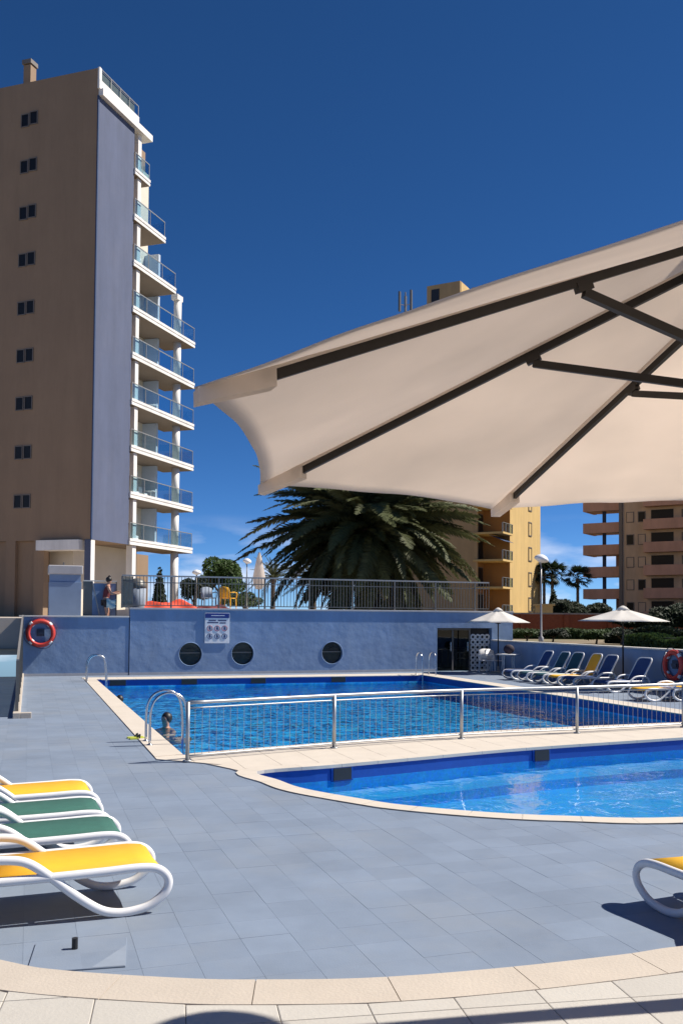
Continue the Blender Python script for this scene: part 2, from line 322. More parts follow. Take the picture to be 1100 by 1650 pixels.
def dup(root, loc, rz, label, group=None):
    r = root.copy(); COL.objects.link(r); r.location = loc; r.rotation_euler = (0, 0, rz); r['label'] = label
    if group: r['group'] = group
    def kids(src, dst):
        for ch in list(src.children):
            c = ch.copy(); COL.objects.link(c); c.parent = dst; kids(ch, c)
    kids(root, r); return r
def sheet(name, loops, z, m, parent=None):
    """flat sheet: outer loop then holes, xy points"""
    ls = [[Vector((p[0], p[1], z)) for p in lp] for lp in loops]
    tris = geometry.tessellate_polygon(ls); flat = [p for lp in ls for p in lp]
    o = MB().add(flat, [tuple(t) for t in tris]).build(name, m, parent)
    for p in o.data.polygons:
        if p.normal.z < 0: p.flip()
    return o
def spline(pts, n=8, close=False):
    out = []; m = len(pts); P = [Vector(p) for p in pts]
    for i in range(m if close else m-1):
        p0 = P[(i-1) % m] if (close or i > 0) else P[0]*2-P[1]
        p1, p2 = P[i], P[(i+1) % m]; p3 = P[(i+2) % m] if (close or i < m-2) else P[-1]*2-P[-2]
        for k in range(n):
            t = k/n; out.append(.5*((2*p1)+(p2-p0)*t+(2*p0-5*p1+4*p2-p3)*t*t+(3*p1-p0-3*p2+p3)*t**3))
    if not close: out.append(P[-1])
    return out
def inside(p, poly):
    c = False; n = len(poly); j = n-1
    for i in range(n):
        a, b = poly[i], poly[j]
        if (a[1] > p[1]) != (b[1] > p[1]) and p[0] < (b[0]-a[0])*(p[1]-a[1])/(b[1]-a[1])+a[0]: c = not c
        j = i
    return c
def nearest(p, poly):
    best = None; n = len(poly)
    for i in range(n):
        a, b = poly[i], poly[(i+1) % n]; dx, dy = b[0]-a[0], b[1]-a[1]; L = dx*dx+dy*dy
        t = max(0, min(1, ((p[0]-a[0])*dx+(p[1]-a[1])*dy)/L)) if L else 0
        q = (a[0]+t*dx, a[1]+t*dy); d = (p[0]-q[0])**2+(p[1]-q[1])**2
        if best is None or d < best[0]: best = (d, q, (dx, dy))
    return sqrt(best[0]), best[1], best[2]
def clip_half(poly, q, n):
    """keep the side of the line through q with (p-q).n >= 0"""
    out = []; m = len(poly)
    for i in range(m):
        a, b = poly[i], poly[(i+1) % m]
        da = (a[0]-q[0])*n[0]+(a[1]-q[1])*n[1]; db = (b[0]-q[0])*n[0]+(b[1]-q[1])*n[1]
        if da >= 0: out.append(a)
        if da*db < 0: t = da/(da-db); out.append((a[0]+(b[0]-a[0])*t, a[1]+(b[1]-a[1])*t))
    return out
def cut_outside(poly, region, reach):
    """poly minus region, using the tangent of the region's edge nearest the middle of poly"""
    c = (sum(p[0] for p in poly)/len(poly), sum(p[1] for p in poly)/len(poly))
    ins = inside(c, region); d, q, t = nearest(c, region)
    if d > reach: return [] if ins else poly
    n = (-t[1], t[0]); L = hypot(*n) or 1; n = (n[0]/L, n[1]/L)
    tp = (q[0]+n[0]*.01, q[1]+n[1]*.01)
    if inside(tp, region): n = (-n[0], -n[1])
    return clip_half(poly, q, n)
def offset(poly, d):
    """push a closed loop outward by d"""
    n = len(poly); A = sum(poly[i][0]*poly[(i+1) % n][1]-poly[(i+1) % n][0]*poly[i][1] for i in range(n)); s = 1 if A > 0 else -1
    out = []
    for i in range(n):
        a, b, c = poly[i-1], poly[i], poly[(i+1) % n]
        e1 = Vector((b[0]-a[0], b[1]-a[1])); e2 = Vector((c[0]-b[0], c[1]-b[1]))
        if e1.length < 1e-6: e1 = e2
        if e2.length < 1e-6: e2 = e1
        e1.normalize(); e2.normalize(); n1 = Vector((e1.y, -e1.x))*s; n2 = Vector((e2.y, -e2.x))*s
        m_ = (n1+n2); m_ = m_/max(m_.length_squared*.5, .3); out.append((b[0]+m_.x*d, b[1]+m_.y*d))
    return out
def uvxy(l): return [tuple(W(*p).xy) for p in l]

# ================================================================ THE COURT: ground, deck, pools, platform
WV = 32.3                                              # terrace wall stands on v = 32.3
RU = 16.9                                              # right boundary wall on u = 16.9
POOL = [(2.12, 13.55), (3.2, 13.86), (4.22, 14.11), (6, 14.56), (7.69, 14.9), (10, 15.1), (13.15, 15.2), (13.15, 30.15), (2.02, 30.15)]
kup = [guv(x, y) for x, y in ((413, 1244), (530, 1234), (655, 1223), (846, 1206), (1100, 1189))]
klo = [guv(x, y) for x, y in ((448, 1259), (490, 1273), (591, 1291), (655, 1300), (782, 1311), (909, 1317), (1100, 1319))]
ring = kup+[(12.6, 13.55), (13.5, 12.6), (13.2, 10.6), (11.6, 8.7), (9.2, 7.75)]+klo[::-1]
KID = [tuple(p) for p in spline([(a, b, 0) for a, b in ring], 6, True)]; KID = [(p[0], p[1]) for p in KID]
kout = offset(KID, .23)
i0 = min(range(len(kout)), key=lambda i: (kout[i][0]-guv(436, 1264)[0])**2+(kout[i][1]-guv(436, 1264)[1])**2)
# outer line of the cream surround: left strip, tip, along the children's pool, right and far strips
A = sum(KID[i][0]*KID[(i+1) % len(KID)][1]-KID[(i+1) % len(KID)][0]*KID[i][1] for i in range(len(KID)))
seq = [kout[(i0+k*(1 if A > 0 else -1)) % len(kout)] for k in range(len(kout))]
low = []
for p in seq:
    low.append(p)
    if p[0] > 12.9 and p[1] > 10: break
SUR = [(1.68, 31.2), (1.72, 13.2), guv(330, 1231), guv(372, 1240), guv(402, 1250)]+low+[(13.95, 12.6), (13.75, 14.5), (13.72, 31.2)]
# platform edge (z = .28), camera stands on it
PLZ = .28
pe = [gz(x, y, PLZ) for x, y in ((0, 1546), (100, 1563), (300, 1576), (430, 1578), (600, 1575), (800, 1560), (1000, 1538), (1100, 1524))]
pe = [Vector((-5.2, 8.2, 0)), Vector((-3.9, 6.2, 0)), Vector((-2.75, 5.25, 0))]+[Vector((p.x, p.y, 0)) for p in pe]+[Vector((2.6, 5.16, 0)), Vector((4.2, 5.75, 0)), Vector((7, 6.9, 0)), Vector((12, 9.0, 0))]
PE = [(p.x, p.y) for p in spline(pe, 8)]
PLAT = PE+[(12, -6), (-5.2, -6)]
PLATUV = [UV(p) for p in PLAT]

BIG = 3000.
hole = uvxy([(-7, -8), (17.05, -8), (17.05, 32.4), (-7, 32.4)])
g = sheet('ground', [[(-BIG, -200), (BIG, -200), (BIG, BIG), (-BIG, BIG)], hole], .9, 'soil'); struct(g)
DK = [(-7, -8), (17.05, -8), (17.05, 32.4), (-7, 32.4)]
dk = sheet('deck', [uvxy(DK), uvxy(SUR)], -.0022, 'joint'); struct(dk)
# deck tiles
def tile_mesh(name, poly, z0, z1, m, bev=.0007):
    n = len(poly); c = (sum(p[0] for p in poly)/n, sum(p[1] for p in poly)/n)
    ins = [(c[0]+(p[0]-c[0])*(1-bev*2/.3), c[1]+(p[1]-c[1])*(1-bev*2/.3)) for p in poly]
    vs = [(p[0], p[1], z0) for p in poly]+[(p[0], p[1], z1-bev*.6) for p in poly]+[(p[0], p[1], z1) for p in ins]
    fs = [(i, (i+1) % n, n+(i+1) % n, n+i) for i in range(n)]+[(n+i, n+(i+1) % n, 2*n+(i+1) % n, 2*n+i) for i in range(n)]+[tuple(range(2*n, 3*n))]
    return vs, fs
J = .0006
tiles = []
for i in range(-19, 53):
    for j in range(9, 101):
        u0, v0 = i*TILE, j*TILE
        if u0 > RU-.1 or v0 > WV-.05: continue
        poly = [(u0+J, v0+J), (u0+TILE-J, v0+J), (u0+TILE-J, v0+TILE-J), (u0+J, v0+TILE-J)]
        full = poly
        poly = cut_outside(poly, SUR, .25)
        if len(poly) >= 3: poly = cut_outside(poly, PLATUV, .25)
        if len(poly) < 3: continue
        c = W(u0+TILE/2, v0+TILE/2)
        q = CR.transposed() @ (c-O)
        px = 550+F*q.x/-q.z if q.z < -.5 else 9999; py = PY0-F*q.y/-q.z if q.z < -.5 else 9999
        tiles.append((hypot(c.x, c.y) if -25 < px < 1125 and py < 1640 else 1e3+hypot(c.x, c.y), i, j, poly, poly == full))
tiles.sort(key=lambda t: t[0])
vs, fs = tile_mesh('tile', [(J-TILE/2, J-TILE/2), (TILE/2-J, J-TILE/2), (TILE/2-J, TILE/2-J), (J-TILE/2, TILE/2-J)], -.01, 0, 'deck_tile')
full_me = MB().add(vs, fs).mesh('tile', 'deck_tile')
stuff = MB()
for k, (d, i, j, poly, full) in enumerate(tiles):
    dz = random.uniform(-.0006, .0006); tx, ty = random.gauss(0, .0009), random.gauss(0, .0009)
    if k < 300:
        c = W((i+.5)*TILE, (j+.5)*TILE, dz)
        if full: inst('tile', full_me, dk, c, (tx, ty, PHI))
        else:
            vs, fs = tile_mesh('tile', [(p[0]-(i+.5)*TILE, p[1]-(j+.5)*TILE) for p in poly], -.01, 0, 'deck_tile')
            inst('tile', MB().add(vs, fs).mesh('tile', 'deck_tile'), dk, c, (tx, ty, PHI))
    else:
        vs, fs = tile_mesh('tile', poly, -.01, dz, 'deck_tile')
        stuff.add([W(*p) for p in vs], fs)
struct(stuff.build('tile_field', 'deck_tile', dk), 'stuff')

# cream surround of both pools, laid in slabs
sur = sheet('pool_surround', [uvxy(SUR), uvxy(POOL), uvxy(KID)], .004, 'cream_pool'); struct(sur)
SL = .54
edge = MB()
for a, b in zip(SUR, SUR[1:]+SUR[:1]): edge.add([W(*a, -.02), W(*b, -.02), W(*b, .0135), W(*a, .0135)], [(0, 1, 2, 3)])
edge.build('surround_edge', 'cream_pool', sur)
def cut_inside(poly, region, reach):
    c = (sum(p[0] for p in poly)/len(poly), sum(p[1] for p in poly)/len(poly))
    ins = inside(c, region); d, q, t = nearest(c, region)
    if d > reach: return poly if ins else []
    n = (-t[1], t[0]); L = hypot(*n) or 1; n = (n[0]/L, n[1]/L)
    if not inside((q[0]+n[0]*.01, q[1]+n[1]*.01), region): n = (-n[0], -n[1])
    return clip_half(poly, q, n)
POOLX = offset(POOL, -.02); KIDX = offset(KID, -.02)
cnt = 0
for i in range(2, 28):
    for j in range(11, 59):
        u0, v0 = i*SL+.02, j*SL+.05
        poly = [(u0, v0), (u0+SL-.004, v0), (u0+SL-.004, v0+SL-.004), (u0, v0+SL-.004)]
        # subdivide so that curved edges are followed closely
        for reg, fn in ((SUR, cut_inside), (SUR, cut_inside), (SUR, cut_inside), (POOLX, cut_outside), (POOLX, cut_outside), (kout, cut_outside), (SUR, cut_inside)):
            poly = fn(poly, reg, .40)
            if len(poly) < 3: break
        if len(poly) < 3: continue
        ar = abs(sum(poly[k][0]*poly[(k+1) % len(poly)][1]-poly[(k+1) % len(poly)][0]*poly[k][1] for k in range(len(poly))))/2
        if ar < .004: continue
        c = W(u0+SL/2, v0+SL/2)
        vs, fs = tile_mesh('slab', [(p[0]-u0-SL/2, p[1]-v0-SL/2) for p in poly], -.01, .014, 'cream', .003)
        inst('slab', MB().add(vs, fs).mesh('slab', 'cream_pool'), sur, c, (0, 0, PHI)); cnt += 1
nk = len(KID); acc = 0; st_ = 0
for i in range(nk):
    acc += hypot(KID[(i+1) % nk][0]-KID[i][0], KID[(i+1) % nk][1]-KID[i][1])
    if acc > .5 or i == nk-1:
        ids = [q % nk for q in range(st_, i+2)]; b = MB()
        so = [Vector((*kout[q], 0)) for q in ids]; si = [Vector((*KIDX[q], 0)) for q in ids]
        for l_ in (so, si):
            l_[0] = l_[0]+(l_[1]-l_[0]).normalized()*.002; l_[-1] = l_[-1]+(l_[-2]-l_[-1]).normalized()*.002
        for q in range(len(ids)-1):
            a_, b_, c_, d_ = so[q], so[q+1], si[q+1], si[q]
            b.add([W(a_.x, a_.y, .014), W(b_.x, b_.y, .014), W(c_.x, c_.y, .014), W(d_.x, d_.y, .014), W(a_.x, a_.y, -.01), W(b_.x, b_.y, -.01), W(c_.x, c_.y, -.03), W(d_.x, d_.y, -.03)], [(0, 1, 2, 3), (0, 4, 5, 1), (3, 2, 6, 7)])
        b.build('edge_stone', 'cream_pool', sur); st_ = i+1; acc = 0

# pool shells and water
def shell(name, loop, depth, fl, side, top=.0135):
    lp = uvxy(loop); n = len(lp)
    o = struct(sheet(name, [lp], -depth, fl))
    b = MB(); b2 = MB()
    for i in range(n):
        p, q = lp[i], lp[(i+1) % n]
        b.add([(*p, -.2), (*q, -.2), (*q, top), (*p, top)], [(0, 1, 2, 3)])
        b2.add([(*p, -depth), (*q, -depth), (*q, -.2), (*p, -.2)], [(0, 1, 2, 3)])
    b.build('shaded_band', side, o); b2.build('pool_side', fl, o); return o  # upper band is darker than the tile below: painted shade
ps = shell('main_pool', POOL, .60, 'pool_tile', 'pool_side')
ks = shell('children_pool', KID, .50, 'kid_tile', 'pool_side')
WZ, KZ = -.24, -.20
struct(sheet('pool_water', [uvxy(offset(POOL, -.004))], WZ, 'water'))
struct(sheet('children_pool_water', [uvxy(offset(KID, -.004))], KZ, 'kid_water'))
# shallow step ring inside the children's pool
b = MB(); K2 = offset(KID, -.75); K3 = offset(KID, -.005)
for i in range(len(KID)):
    j = (i+1) % len(KID)
    b.add([W(*K3[i], -.36), W(*K3[j], -.36), W(*K2[j], -.36), W(*K2[i], -.36), W(*K2[j], -.4995), W(*K2[i], -.4995)], [(0, 1, 2, 3), (3, 2, 4, 5)])
b.build('pool_step', 'kid_tile', ks)
# skimmer mouths set in the pool sides
def skimmer(parent, px, py, v=None, z=-.12, wd=.28, hg=.16):
    if v is not None: p = on_v(px, py, v-.012); r = PHI; p.z = z
    else:
        p0 = gz(px, py, z); c = UV(p0); d, q, t = nearest(c, KID); p = W(*q, z); tt = W(*t); r = atan2(tt.y, tt.x)
        nrm = Vector((sin(r), -cos(r), 0)); cc = W(5.5, 10.5)
        if nrm.dot(cc-p) < 0: r += pi; nrm = -nrm
        p = p+nrm*.012
    f = MB().box(-wd/2-.03, wd/2+.03, -.006, .006, -hg/2-.02, hg/2+.02).build('skimmer', 'pool_side', parent); f.location = p; f.rotation_euler = (0, 0, r)
    MB().box(-wd/2, wd/2, -.0165, -.0065, -hg/2, hg/2).build('skimmer_mouth', 'dark', f)
for x in (190, 305, 416, 545): skimmer(ps, x, 1100, 30.15, -.1, .5, .17)
for x, y in ((538, 1243), (868, 1216)): skimmer(ks, x, y)

# platform the photograph is taken from: curved edge stones, then square tiles
pf = MB(); n = len(PE)
pf.hexa([(p[0], p[1], -.05) for p in PLAT], [(p[0], p[1], PLZ-.008) for p in PLAT])
plat = struct(pf.build('platform', 'platform_joint'))
IN = []
for i, p in enumerate(PE):
    a, b_ = PE[max(i-1, 0)], PE[min(i+1, n-1)]; t = Vector((b_[0]-a[0], b_[1]-a[1])).normalized(); IN.append((p[0]+t.y*.285, p[1]-t.x*.285))
k = 18; joints = []
acc = 0; start = 0
for i in range(n-1):
    acc += hypot(PE[i+1][0]-PE[i][0], PE[i+1][1]-PE[i][1])
    if acc > .62 or i == n-2:
        seg_o = PE[start:i+2]; seg_i = IN[start:i+2]
        def ease(l):
            l = list(l); a0 = Vector(l[0]); a1 = Vector(l[1]); e0 = Vector(l[-1]); e1 = Vector(l[-2])
            l[0] = tuple(a0+(a1-a0).normalized()*.0025); l[-1] = tuple(e0+(e1-e0).normalized()*.0025); return l
        so, si = ease(seg_o), ease(seg_i)
        poly = so+si[::-1]; m_ = len(so)
        bm = MB()
        for q in range(m_-1):
            bm.add([(*so[q], PLZ), (*so[q+1], PLZ), (*si[q+1], PLZ), (*si[q], PLZ), (*so[q], PLZ-.04), (*so[q+1], PLZ-.04), (*si[q+1], PLZ-.02), (*si[q], PLZ-.02)], [(0, 3, 2, 1), (0, 1, 5, 4), (3, 7, 6, 2)]+([(0, 4, 7, 3)] if q == 0 else [])+([(1, 2, 6, 5)] if q == m_-2 else []))
        bm.build('edge_stone', 'cream', plat)
        start = i+1; acc = 0
PT = .40; pa = radians(10)
INP = IN+[(12, -6), (-5.2, -6)]
for i in range(-12, 16):
    for j in range(0, 18):
        x0, y0 = i*PT+.06, j*PT+.02
        loc = [(x0+.002, y0+.002), (x0+PT-.002, y0+.002), (x0+PT-.002, y0+PT-.002), (x0+.002, y0+PT-.002)]
        poly = [(a*cos(pa)-b_*sin(pa), a*sin(pa)+b_*cos(pa)) for a, b_ in loc]
        poly = cut_inside(poly, INP, .30)
        if len(poly) < 3: continue
        c = Vector((sum(p[0] for p in poly)/len(poly), sum(p[1] for p in poly)/len(poly), 0))
        if c.y < 2.2 or abs(c.x) > 3.2: continue
        vs, fs = tile_mesh('paving', [(p[0]-c.x, p[1]-c.y) for p in poly], PLZ-.02, PLZ-.003, 'cream_tile', .003)
        inst('paving_tile', MB().add(vs, fs).mesh('paving_tile', 'cream_tile'), plat, c)

# ================================================================ TERRACE and its wall
TZ = on_v(210, 979, WV).z                              # top of main wall
TZ2 = on_v(120, 992, WV).z
uL = UV(on_v(36, 1060, WV))[0]; uS = UV(on_v(209, 1060, WV))[0]; uD0 = UV(on_v(704, 1060, WV))[0]; uD1 = UV(on_v(792, 1060, WV))[0]
print('TZ', TZ, TZ2, uL, uS, uD0, uD1)
FLZ = TZ-.03                                           # terrace floor
t = MB(); t.prism([tuple(W(a, b).xy) for a, b in ((uS+.3, WV+.32), (uD1+.9, WV+.32), (uD1+.9, 62), (uS+.3, 62))], .8, FLZ)
struct(t.build('terrace_floor', 'terrace'))
t = MB(); t.prism([tuple(W(a, b).xy) for a, b in ((-45, WV+.3), (uS+.29, WV+.3), (uS+.29, 85), (-45, 85))], .7, FLZ-.35)
struct(t.build('tower_forecourt', 'terrace'))
t = MB(); t.prism([tuple(W(a, b).xy) for a, b in ((uS+.31, 62.01), (14, 62.01), (14, 90), (uS+.31, 90))], .8, FLZ-.1)
struct(t.build('garden_terrace', 'soil'))

wall = thing('terrace_wall', 'long blue rendered retaining wall with three portholes behind the main pool', 'wall')
def uvbox(b, u0, u1, v0, v1, z0, z1): return b.prism([tuple(W(*p).xy) for p in ((u0, v0), (u1, v0), (u1, v1), (u0, v1))], z0, z1)
# wall face with three round openings: rectangular strips between, ring of quads round each hole
PH = [on_v(x, y, WV) for x, y in ((307, 1054), (391, 1053), (535, 1052))]; PR = .40
def holed_wall(bm, u0, u1, z0, z1, holes, v):
    hs = sorted([(UV(p)[0], p.z) for p in holes]); s = PR+.16; cur = u0
    q = lambda a, b_, c, d: bm.add([W(a, v, c), W(b_, v, c), W(b_, v, d), W(a, v, d)], [(0, 1, 2, 3)])
    for (hu, hz) in hs:
        q(cur, hu-s, z0, z1); q(hu-s, hu+s, z0, hz-s); q(hu-s, hu+s, hz+s, z1); cur = hu+s
        N = 40; pts = []
        for k in range(N):
            a = 2*pi*k/N; c, d = cos(a), sin(a); m = max(abs(c), abs(d)); pts.append(((hu+PR*c, hz+PR*d), (hu+s*c/m, hz+s*d/m)))
        for k in range(N):
            (i0_, o0), (i1_, o1) = pts[k], pts[(k+1) % N]
            bm.add([W(o0[0], v, o0[1]), W(o1[0], v, o1[1]), W(i1_[0], v, i1_[1]), W(i0_[0], v, i0_[1]), W(i1_[0], v+.25, i1_[1]), W(i0_[0], v+.25, i0_[1])], [(0, 1, 2, 3), (3, 2, 4, 5)])
    q(cur, u1, z0, z1)
m = MB(); DZ = on_v(745, 1012, WV).z
holed_wall(m, uS, uD0, -.05, TZ-.06, PH, WV)
m.add([W(uD0, WV, DZ), W(uD1, WV, DZ), W(uD1, WV, TZ-.06), W(uD0, WV, TZ-.06)], [(0, 1, 2, 3)])
m.add([W(uD1, WV, -.05), W(uD1+.9, WV, -.05), W(uD1+.9, WV, TZ-.06), W(uD1, WV, TZ-.06)], [(0, 1, 2, 3)])
m.add([W(uD1+.9, WV, -.05), W(uD1+.9, WV+3, -.05), W(uD1+.9, WV+3, TZ-.06), W(uD1+.9, WV, TZ-.06)], [(0, 1, 2, 3)])
for a, b_ in ((uD0, 1), (uD1, -1)): m.add([W(a, WV, -.05), W(a, WV+.5, -.05), W(a, WV+.5, DZ), W(a, WV, DZ)], [(0, 1, 2, 3)])
m.add([W(uD0, WV, DZ), W(uD1, WV, DZ), W(uD1, WV+.5, DZ), W(uD0, WV+.5, DZ)], [(0, 1, 2, 3)])
m.add([W(uS, WV, -.05), W(uS, WV+.4, -.05), W(uS, WV+.4, TZ-.06), W(uS, WV, TZ-.06)], [(0, 1, 2, 3)])
m.build('wall_face', 'blue_wall', wall)
uvbox(MB(), uS-.03, uD1+.93, WV-.05, WV+.3, TZ-.06, TZ).build('coping', 'wall_cap', wall, bevel=.008)
uvbox(MB(), uS, uD0-.05, WV-.015, WV-.002, -.01, .09).build('skirting', 'wall_cap', wall)
for p in PH:
    hu, hz = UV(p)[0], p.z
    w_ = MB(); w_.tube([W(hu+(PR+.005)*cos(a), WV-.006, hz+(PR+.005)*sin(a)) for a in [2*pi*k/40 for k in range(40)]], .014, 6, True)
    wo = w_.build('porthole', 'blue_wall', wall, True)
    d = MB(); d.add([W(hu, WV+.16, hz)]+[W(hu+PR*cos(2*pi*k/32), WV+.16, hz+PR*sin(2*pi*k/32)) for k in range(32)], [(0, 1+k, 1+(k+1) % 32) for k in range(32)]); d.build('pane', 'port_glass', wo)
    uvbox(MB(), hu-PR*.86, hu+PR*.86, WV+.11, WV+.14, hz+.02, hz+.055).build('glazing_bar', 'rail_dark', wo)
# room behind the portholes is closed off by the panes; entrance with glass doors
ent = thing('glass_entrance', 'dark glass double door set into the blue wall beside the lattice screen', 'door', W(uD0, WV+.18, 0), PHI)
eW = (uD1-uD0)*.62
for a in (0, eW/2, eW): MB().box(a-.03, a+.03, -.03, .03, -.03, DZ-.005).build('frame', 'win_frame', ent)
MB().box(.031, eW-.031, -.028, .028, DZ-.08, DZ-.006).build('frame', 'win_frame', ent)
for a in (.032, eW/2+.032):
    d = MB().box(a, a+eW/2-.064, -.008, .008, 0, DZ-.082).build('door', 'door_glass', ent)
    MB().tube([(a+eW/2-.12, -.05, .75), (a+eW/2-.12, -.05, 1.1)], .014, 6).build('handle', 'steel', d)
MB().box(-.25, uD1-uD0+.25, .85, .9, -.05, DZ+.1).build('back_wall', 'stone', ent)
MB().box(.15, .45, .6, .8, 0, .9).build('planter', 'stone', ent)
ls = thing('lattice_screen', 'white ceramic lattice screen of open rings beside the glass entrance', 'screen', W(uD0+eW+.05, WV+.12, 0), PHI)
lw = uD1-uD0-eW-.08
MB().box(0, lw, .10, .12, -.03, DZ-.006).build('backing', 'pane', ls)
nr = 4; rw = lw/nr
rg = MB(); rg.tube([(rw*.43*cos(2*pi*k/14), 0, rw*.43*sin(2*pi*k/14)) for k in range(14)], .028, 5, True, 1.6)
rg = rg.mesh('ring_block', 'plastic_white', True)
for i in range(nr):
    for j in range(int((DZ-.05)/rw)): inst('ring_block', rg, ls, (rw*(i+.5), .05, rw*(j+.5)))

lwall = thing('ramp_wall', 'lower blue wall carrying the lifebuoy at the left end of the pool', 'wall')
m = uvbox(MB(), uL, uS-.031, WV+.02, WV+.28, -.05, TZ2-.05); m.build('wall_face', 'blue_wall', lwall)
uvbox(MB(), uL-.12, uS-.032, WV-.03, WV+.3, TZ2-.05, TZ2).build('coping', 'pale_cap', lwall, bevel=.006)
uvbox(MB(), uL+.02, uS-.033, WV+.006, WV+.018, -.01, .09).build('skirting', 'wall_cap', lwall)

# terrace railing: posts, rails and thin bars (each bar a part)
RB = WV+.1; RT = on_v(210, 926, RB).z
rail = thing('terrace_railing', 'dark metal railing with thin upright bars along the blue wall top', 'railing')
u0 = UV(on_v(197, 950, RB))[0]; u1 = UV(on_v(787, 950, RB))[0]
uvbox(MB(), u0, u1, RB-.03, RB+.03, RT-.05, RT).build('top_rail', 'rail_top', rail)
uvbox(MB(), u0, u1, RB-.012, RB+.012, RT-.27, RT-.24).build('mid_rail', 'rail_dark', rail)
uvbox(MB(), u0, u1, RB-.015, RB+.015, TZ+.07, TZ+.10).build('bottom_rail', 'rail_dark', rail)
bar = MB().box(-.009, .009, -.009, .009, TZ+.1, RT-.05).mesh('bar', 'rail_dark')
post = MB().box(-.028, .028, -.028, .028, TZ-.01, RT-.05).mesh('post', 'rail_dark')
nb = int((u1-u0)/.118)
for i in range(nb+1):
    u = u0+(u1-u0)*i/nb
    inst('post' if i % 14 == 0 else 'bar', post if i % 14 == 0 else bar, rail, W(u, RB), (0, 0, PHI))
print('RT', RT, 'bars', nb)

# right boundary wall
rw0 = on_u(800, 1031, RU); rw1 = on_u(1100, 1047, RU); RWZ = (rw0.z+rw1.z)/2
print('RWZ', rw0.z, rw1.z, UV(rw0), UV(rw1))
rwall = thing('boundary_wall', 'low blue boundary wall with pale coping behind the row of loungers', 'wall')
uvbox(MB(), RU, RU+.2, 6, WV-.005, -.05, RWZ-.05).build('wall_face', 'blue_wall', rwall)
uvbox(MB(), RU-.04, RU+.24, 6, WV-.06, RWZ-.05, RWZ).build('coping', 'pale_cap', rwall, bevel=.008)

# ================================================================ LARGE PARASOL
UC = Vector((1.2969, 2.4337, 2.5012)); UR = 1.71; UYAW = 3.5232; UA = Vector((-.0368, .0025, 1)).normalized(); UH = .62
ux = Vector((0, 1, 0)).cross(UA).normalized(); uy = UA.cross(ux)
def upt(k, r, h=0.):
    """point on rib k (k may be fractional) at fraction r from the top"""
    a = UYAW-k*pi/4
    return UC+(ux*cos(a)+uy*sin(a))*(UR*r)+UA*(UH*(1-r)+h)
par = thing('large_parasol', 'large beige octagonal parasol with dark ribs overhead in the foreground', 'parasol')
NR, NS = 30, 24
from mathutils import noise
for k in range(8):
    m = MB(); grid = []
    for i in range(NR+1):
        r = .03+.97*i/NR
        for j in range(NS+1):
            s = j/NS; A_, B_ = upt(k, r), upt(k+1, r); p = A_.lerp(B_, s); sc_ = 4*s*(1-s)
            c = UC+UA*(UH*(1-r))
            p = c+(p-c)*(1-(.010 if k == 7 else .026)*sc_*r**5)+UA*(-.030*sc_*r*(1-r)*2+.012*sc_*r**4+.010*r*sc_**.5*noise.noise(Vector((s*5, r*2.2, k*3.1)))+.0035*r**3*sin(r*70+s*22)*math.exp(-min(s, 1-s)*9)*(min(s, 1-s)*9)); m.v.append(tuple(p))
    m.f = [(i*(NS+1)+j, i*(NS+1)+j+1, (i+1)*(NS+1)+j+1, (i+1)*(NS+1)+j) for i in range(NR) for j in range(NS)]
    o = m.build('canopy_panel', 'canvas', par, True); sd = o.modifiers.new('thick', 'SOLIDIFY'); sd.thickness = .003; sd.offset = 0
def near_r(k, px, py):
    best = None
    for i in range(200):
        r = .2+.7*i/200; q = CR.transposed() @ (upt(k, r, -.03)-O)
        if q.z > -.1: continue
        x, y = 550+F*q.x/-q.z, PY0-F*q.y/-q.z; d = (x-px)**2+(y-py)**2
        if best is None or d < best[0]: best = (d, r)
    return best[1]
JR = near_r(1, 855, 570); print('strut joint', JR, near_r(2, 1005, 622), near_r(0, 970, 447))
RUN = UC+UA*.085
for k in range(8):
    a = UYAW-k*pi/4; side = (ux*-sin(a)+uy*cos(a))
    rb = MB().bar(upt(k, .05, -.022), upt(k, .925, -.022), .015, .022).build('rib', 'rib_brown', par)
    MB().tube([upt(k, .06, -.006)+side*.016, upt(k, .92, -.006)+side*.016], .0065, 5).build('seam', 'canvas', rb)
    # fabric pocket that hides the rib end
    c0, c1 = upt(k, .905, -.004), upt(k, .998, -.004); e = .022
    MB().hexa([c0-side*e, c0+side*e, c0+side*e-UA*.045, c0-side*e-UA*.045], [c1-side*e, c1+side*e, c1+side*e-UA*.03, c1-side*e-UA*.03]).build('rib_pocket', 'canvas', rb)
    st = MB().bar(upt(k, JR, -.05), RUN+(ux*cos(a)+uy*sin(a))*.05, .016, .022).build('strut', 'rib_brown', par)
    MB().bar(upt(k, JR-.012, -.036), upt(k, JR+.012, -.036), .019, .022).build('hinge', 'rib_brown', st)
top = UC+UA*(UH-.02); base = UC+UA*((PLZ-UC.z)/UA.z)
MB().tube([base+UA*.02, top], .024, 14).build('pole', 'rib_brown', par, True)
MB().tube([RUN-UA*.06, RUN+UA*.05], .055, 14).build('runner', 'rib_brown', par, True)
MB().tube([top-UA*.09, top-UA*.01], .06, 14).build('hub', 'rib_brown', par, True)
MB().tube([top, top+UA*.06, top+UA*.1], [.02, .03, .008], 10).build('finial', 'rib_brown', par, True)
vt = MB()
for k in range(8): vt.v += [tuple(upt(k, .20, .045)), tuple(upt(k, .005, .07))]
vt.f = [(2*k, 2*((k+1) % 8), 2*((k+1) % 8)+1, 2*k+1) for k in range(8)]
vt.build('vent_cap', 'canvas', par)
bs = MB(); bs.lathe([(.0, 0), (.30, 0), (.32, .03), (.30, .07), (.08, .10), (.045, .11), (.045, .34), (0.0, .34)], 20, base); bs.build('base', 'stone', par, True)

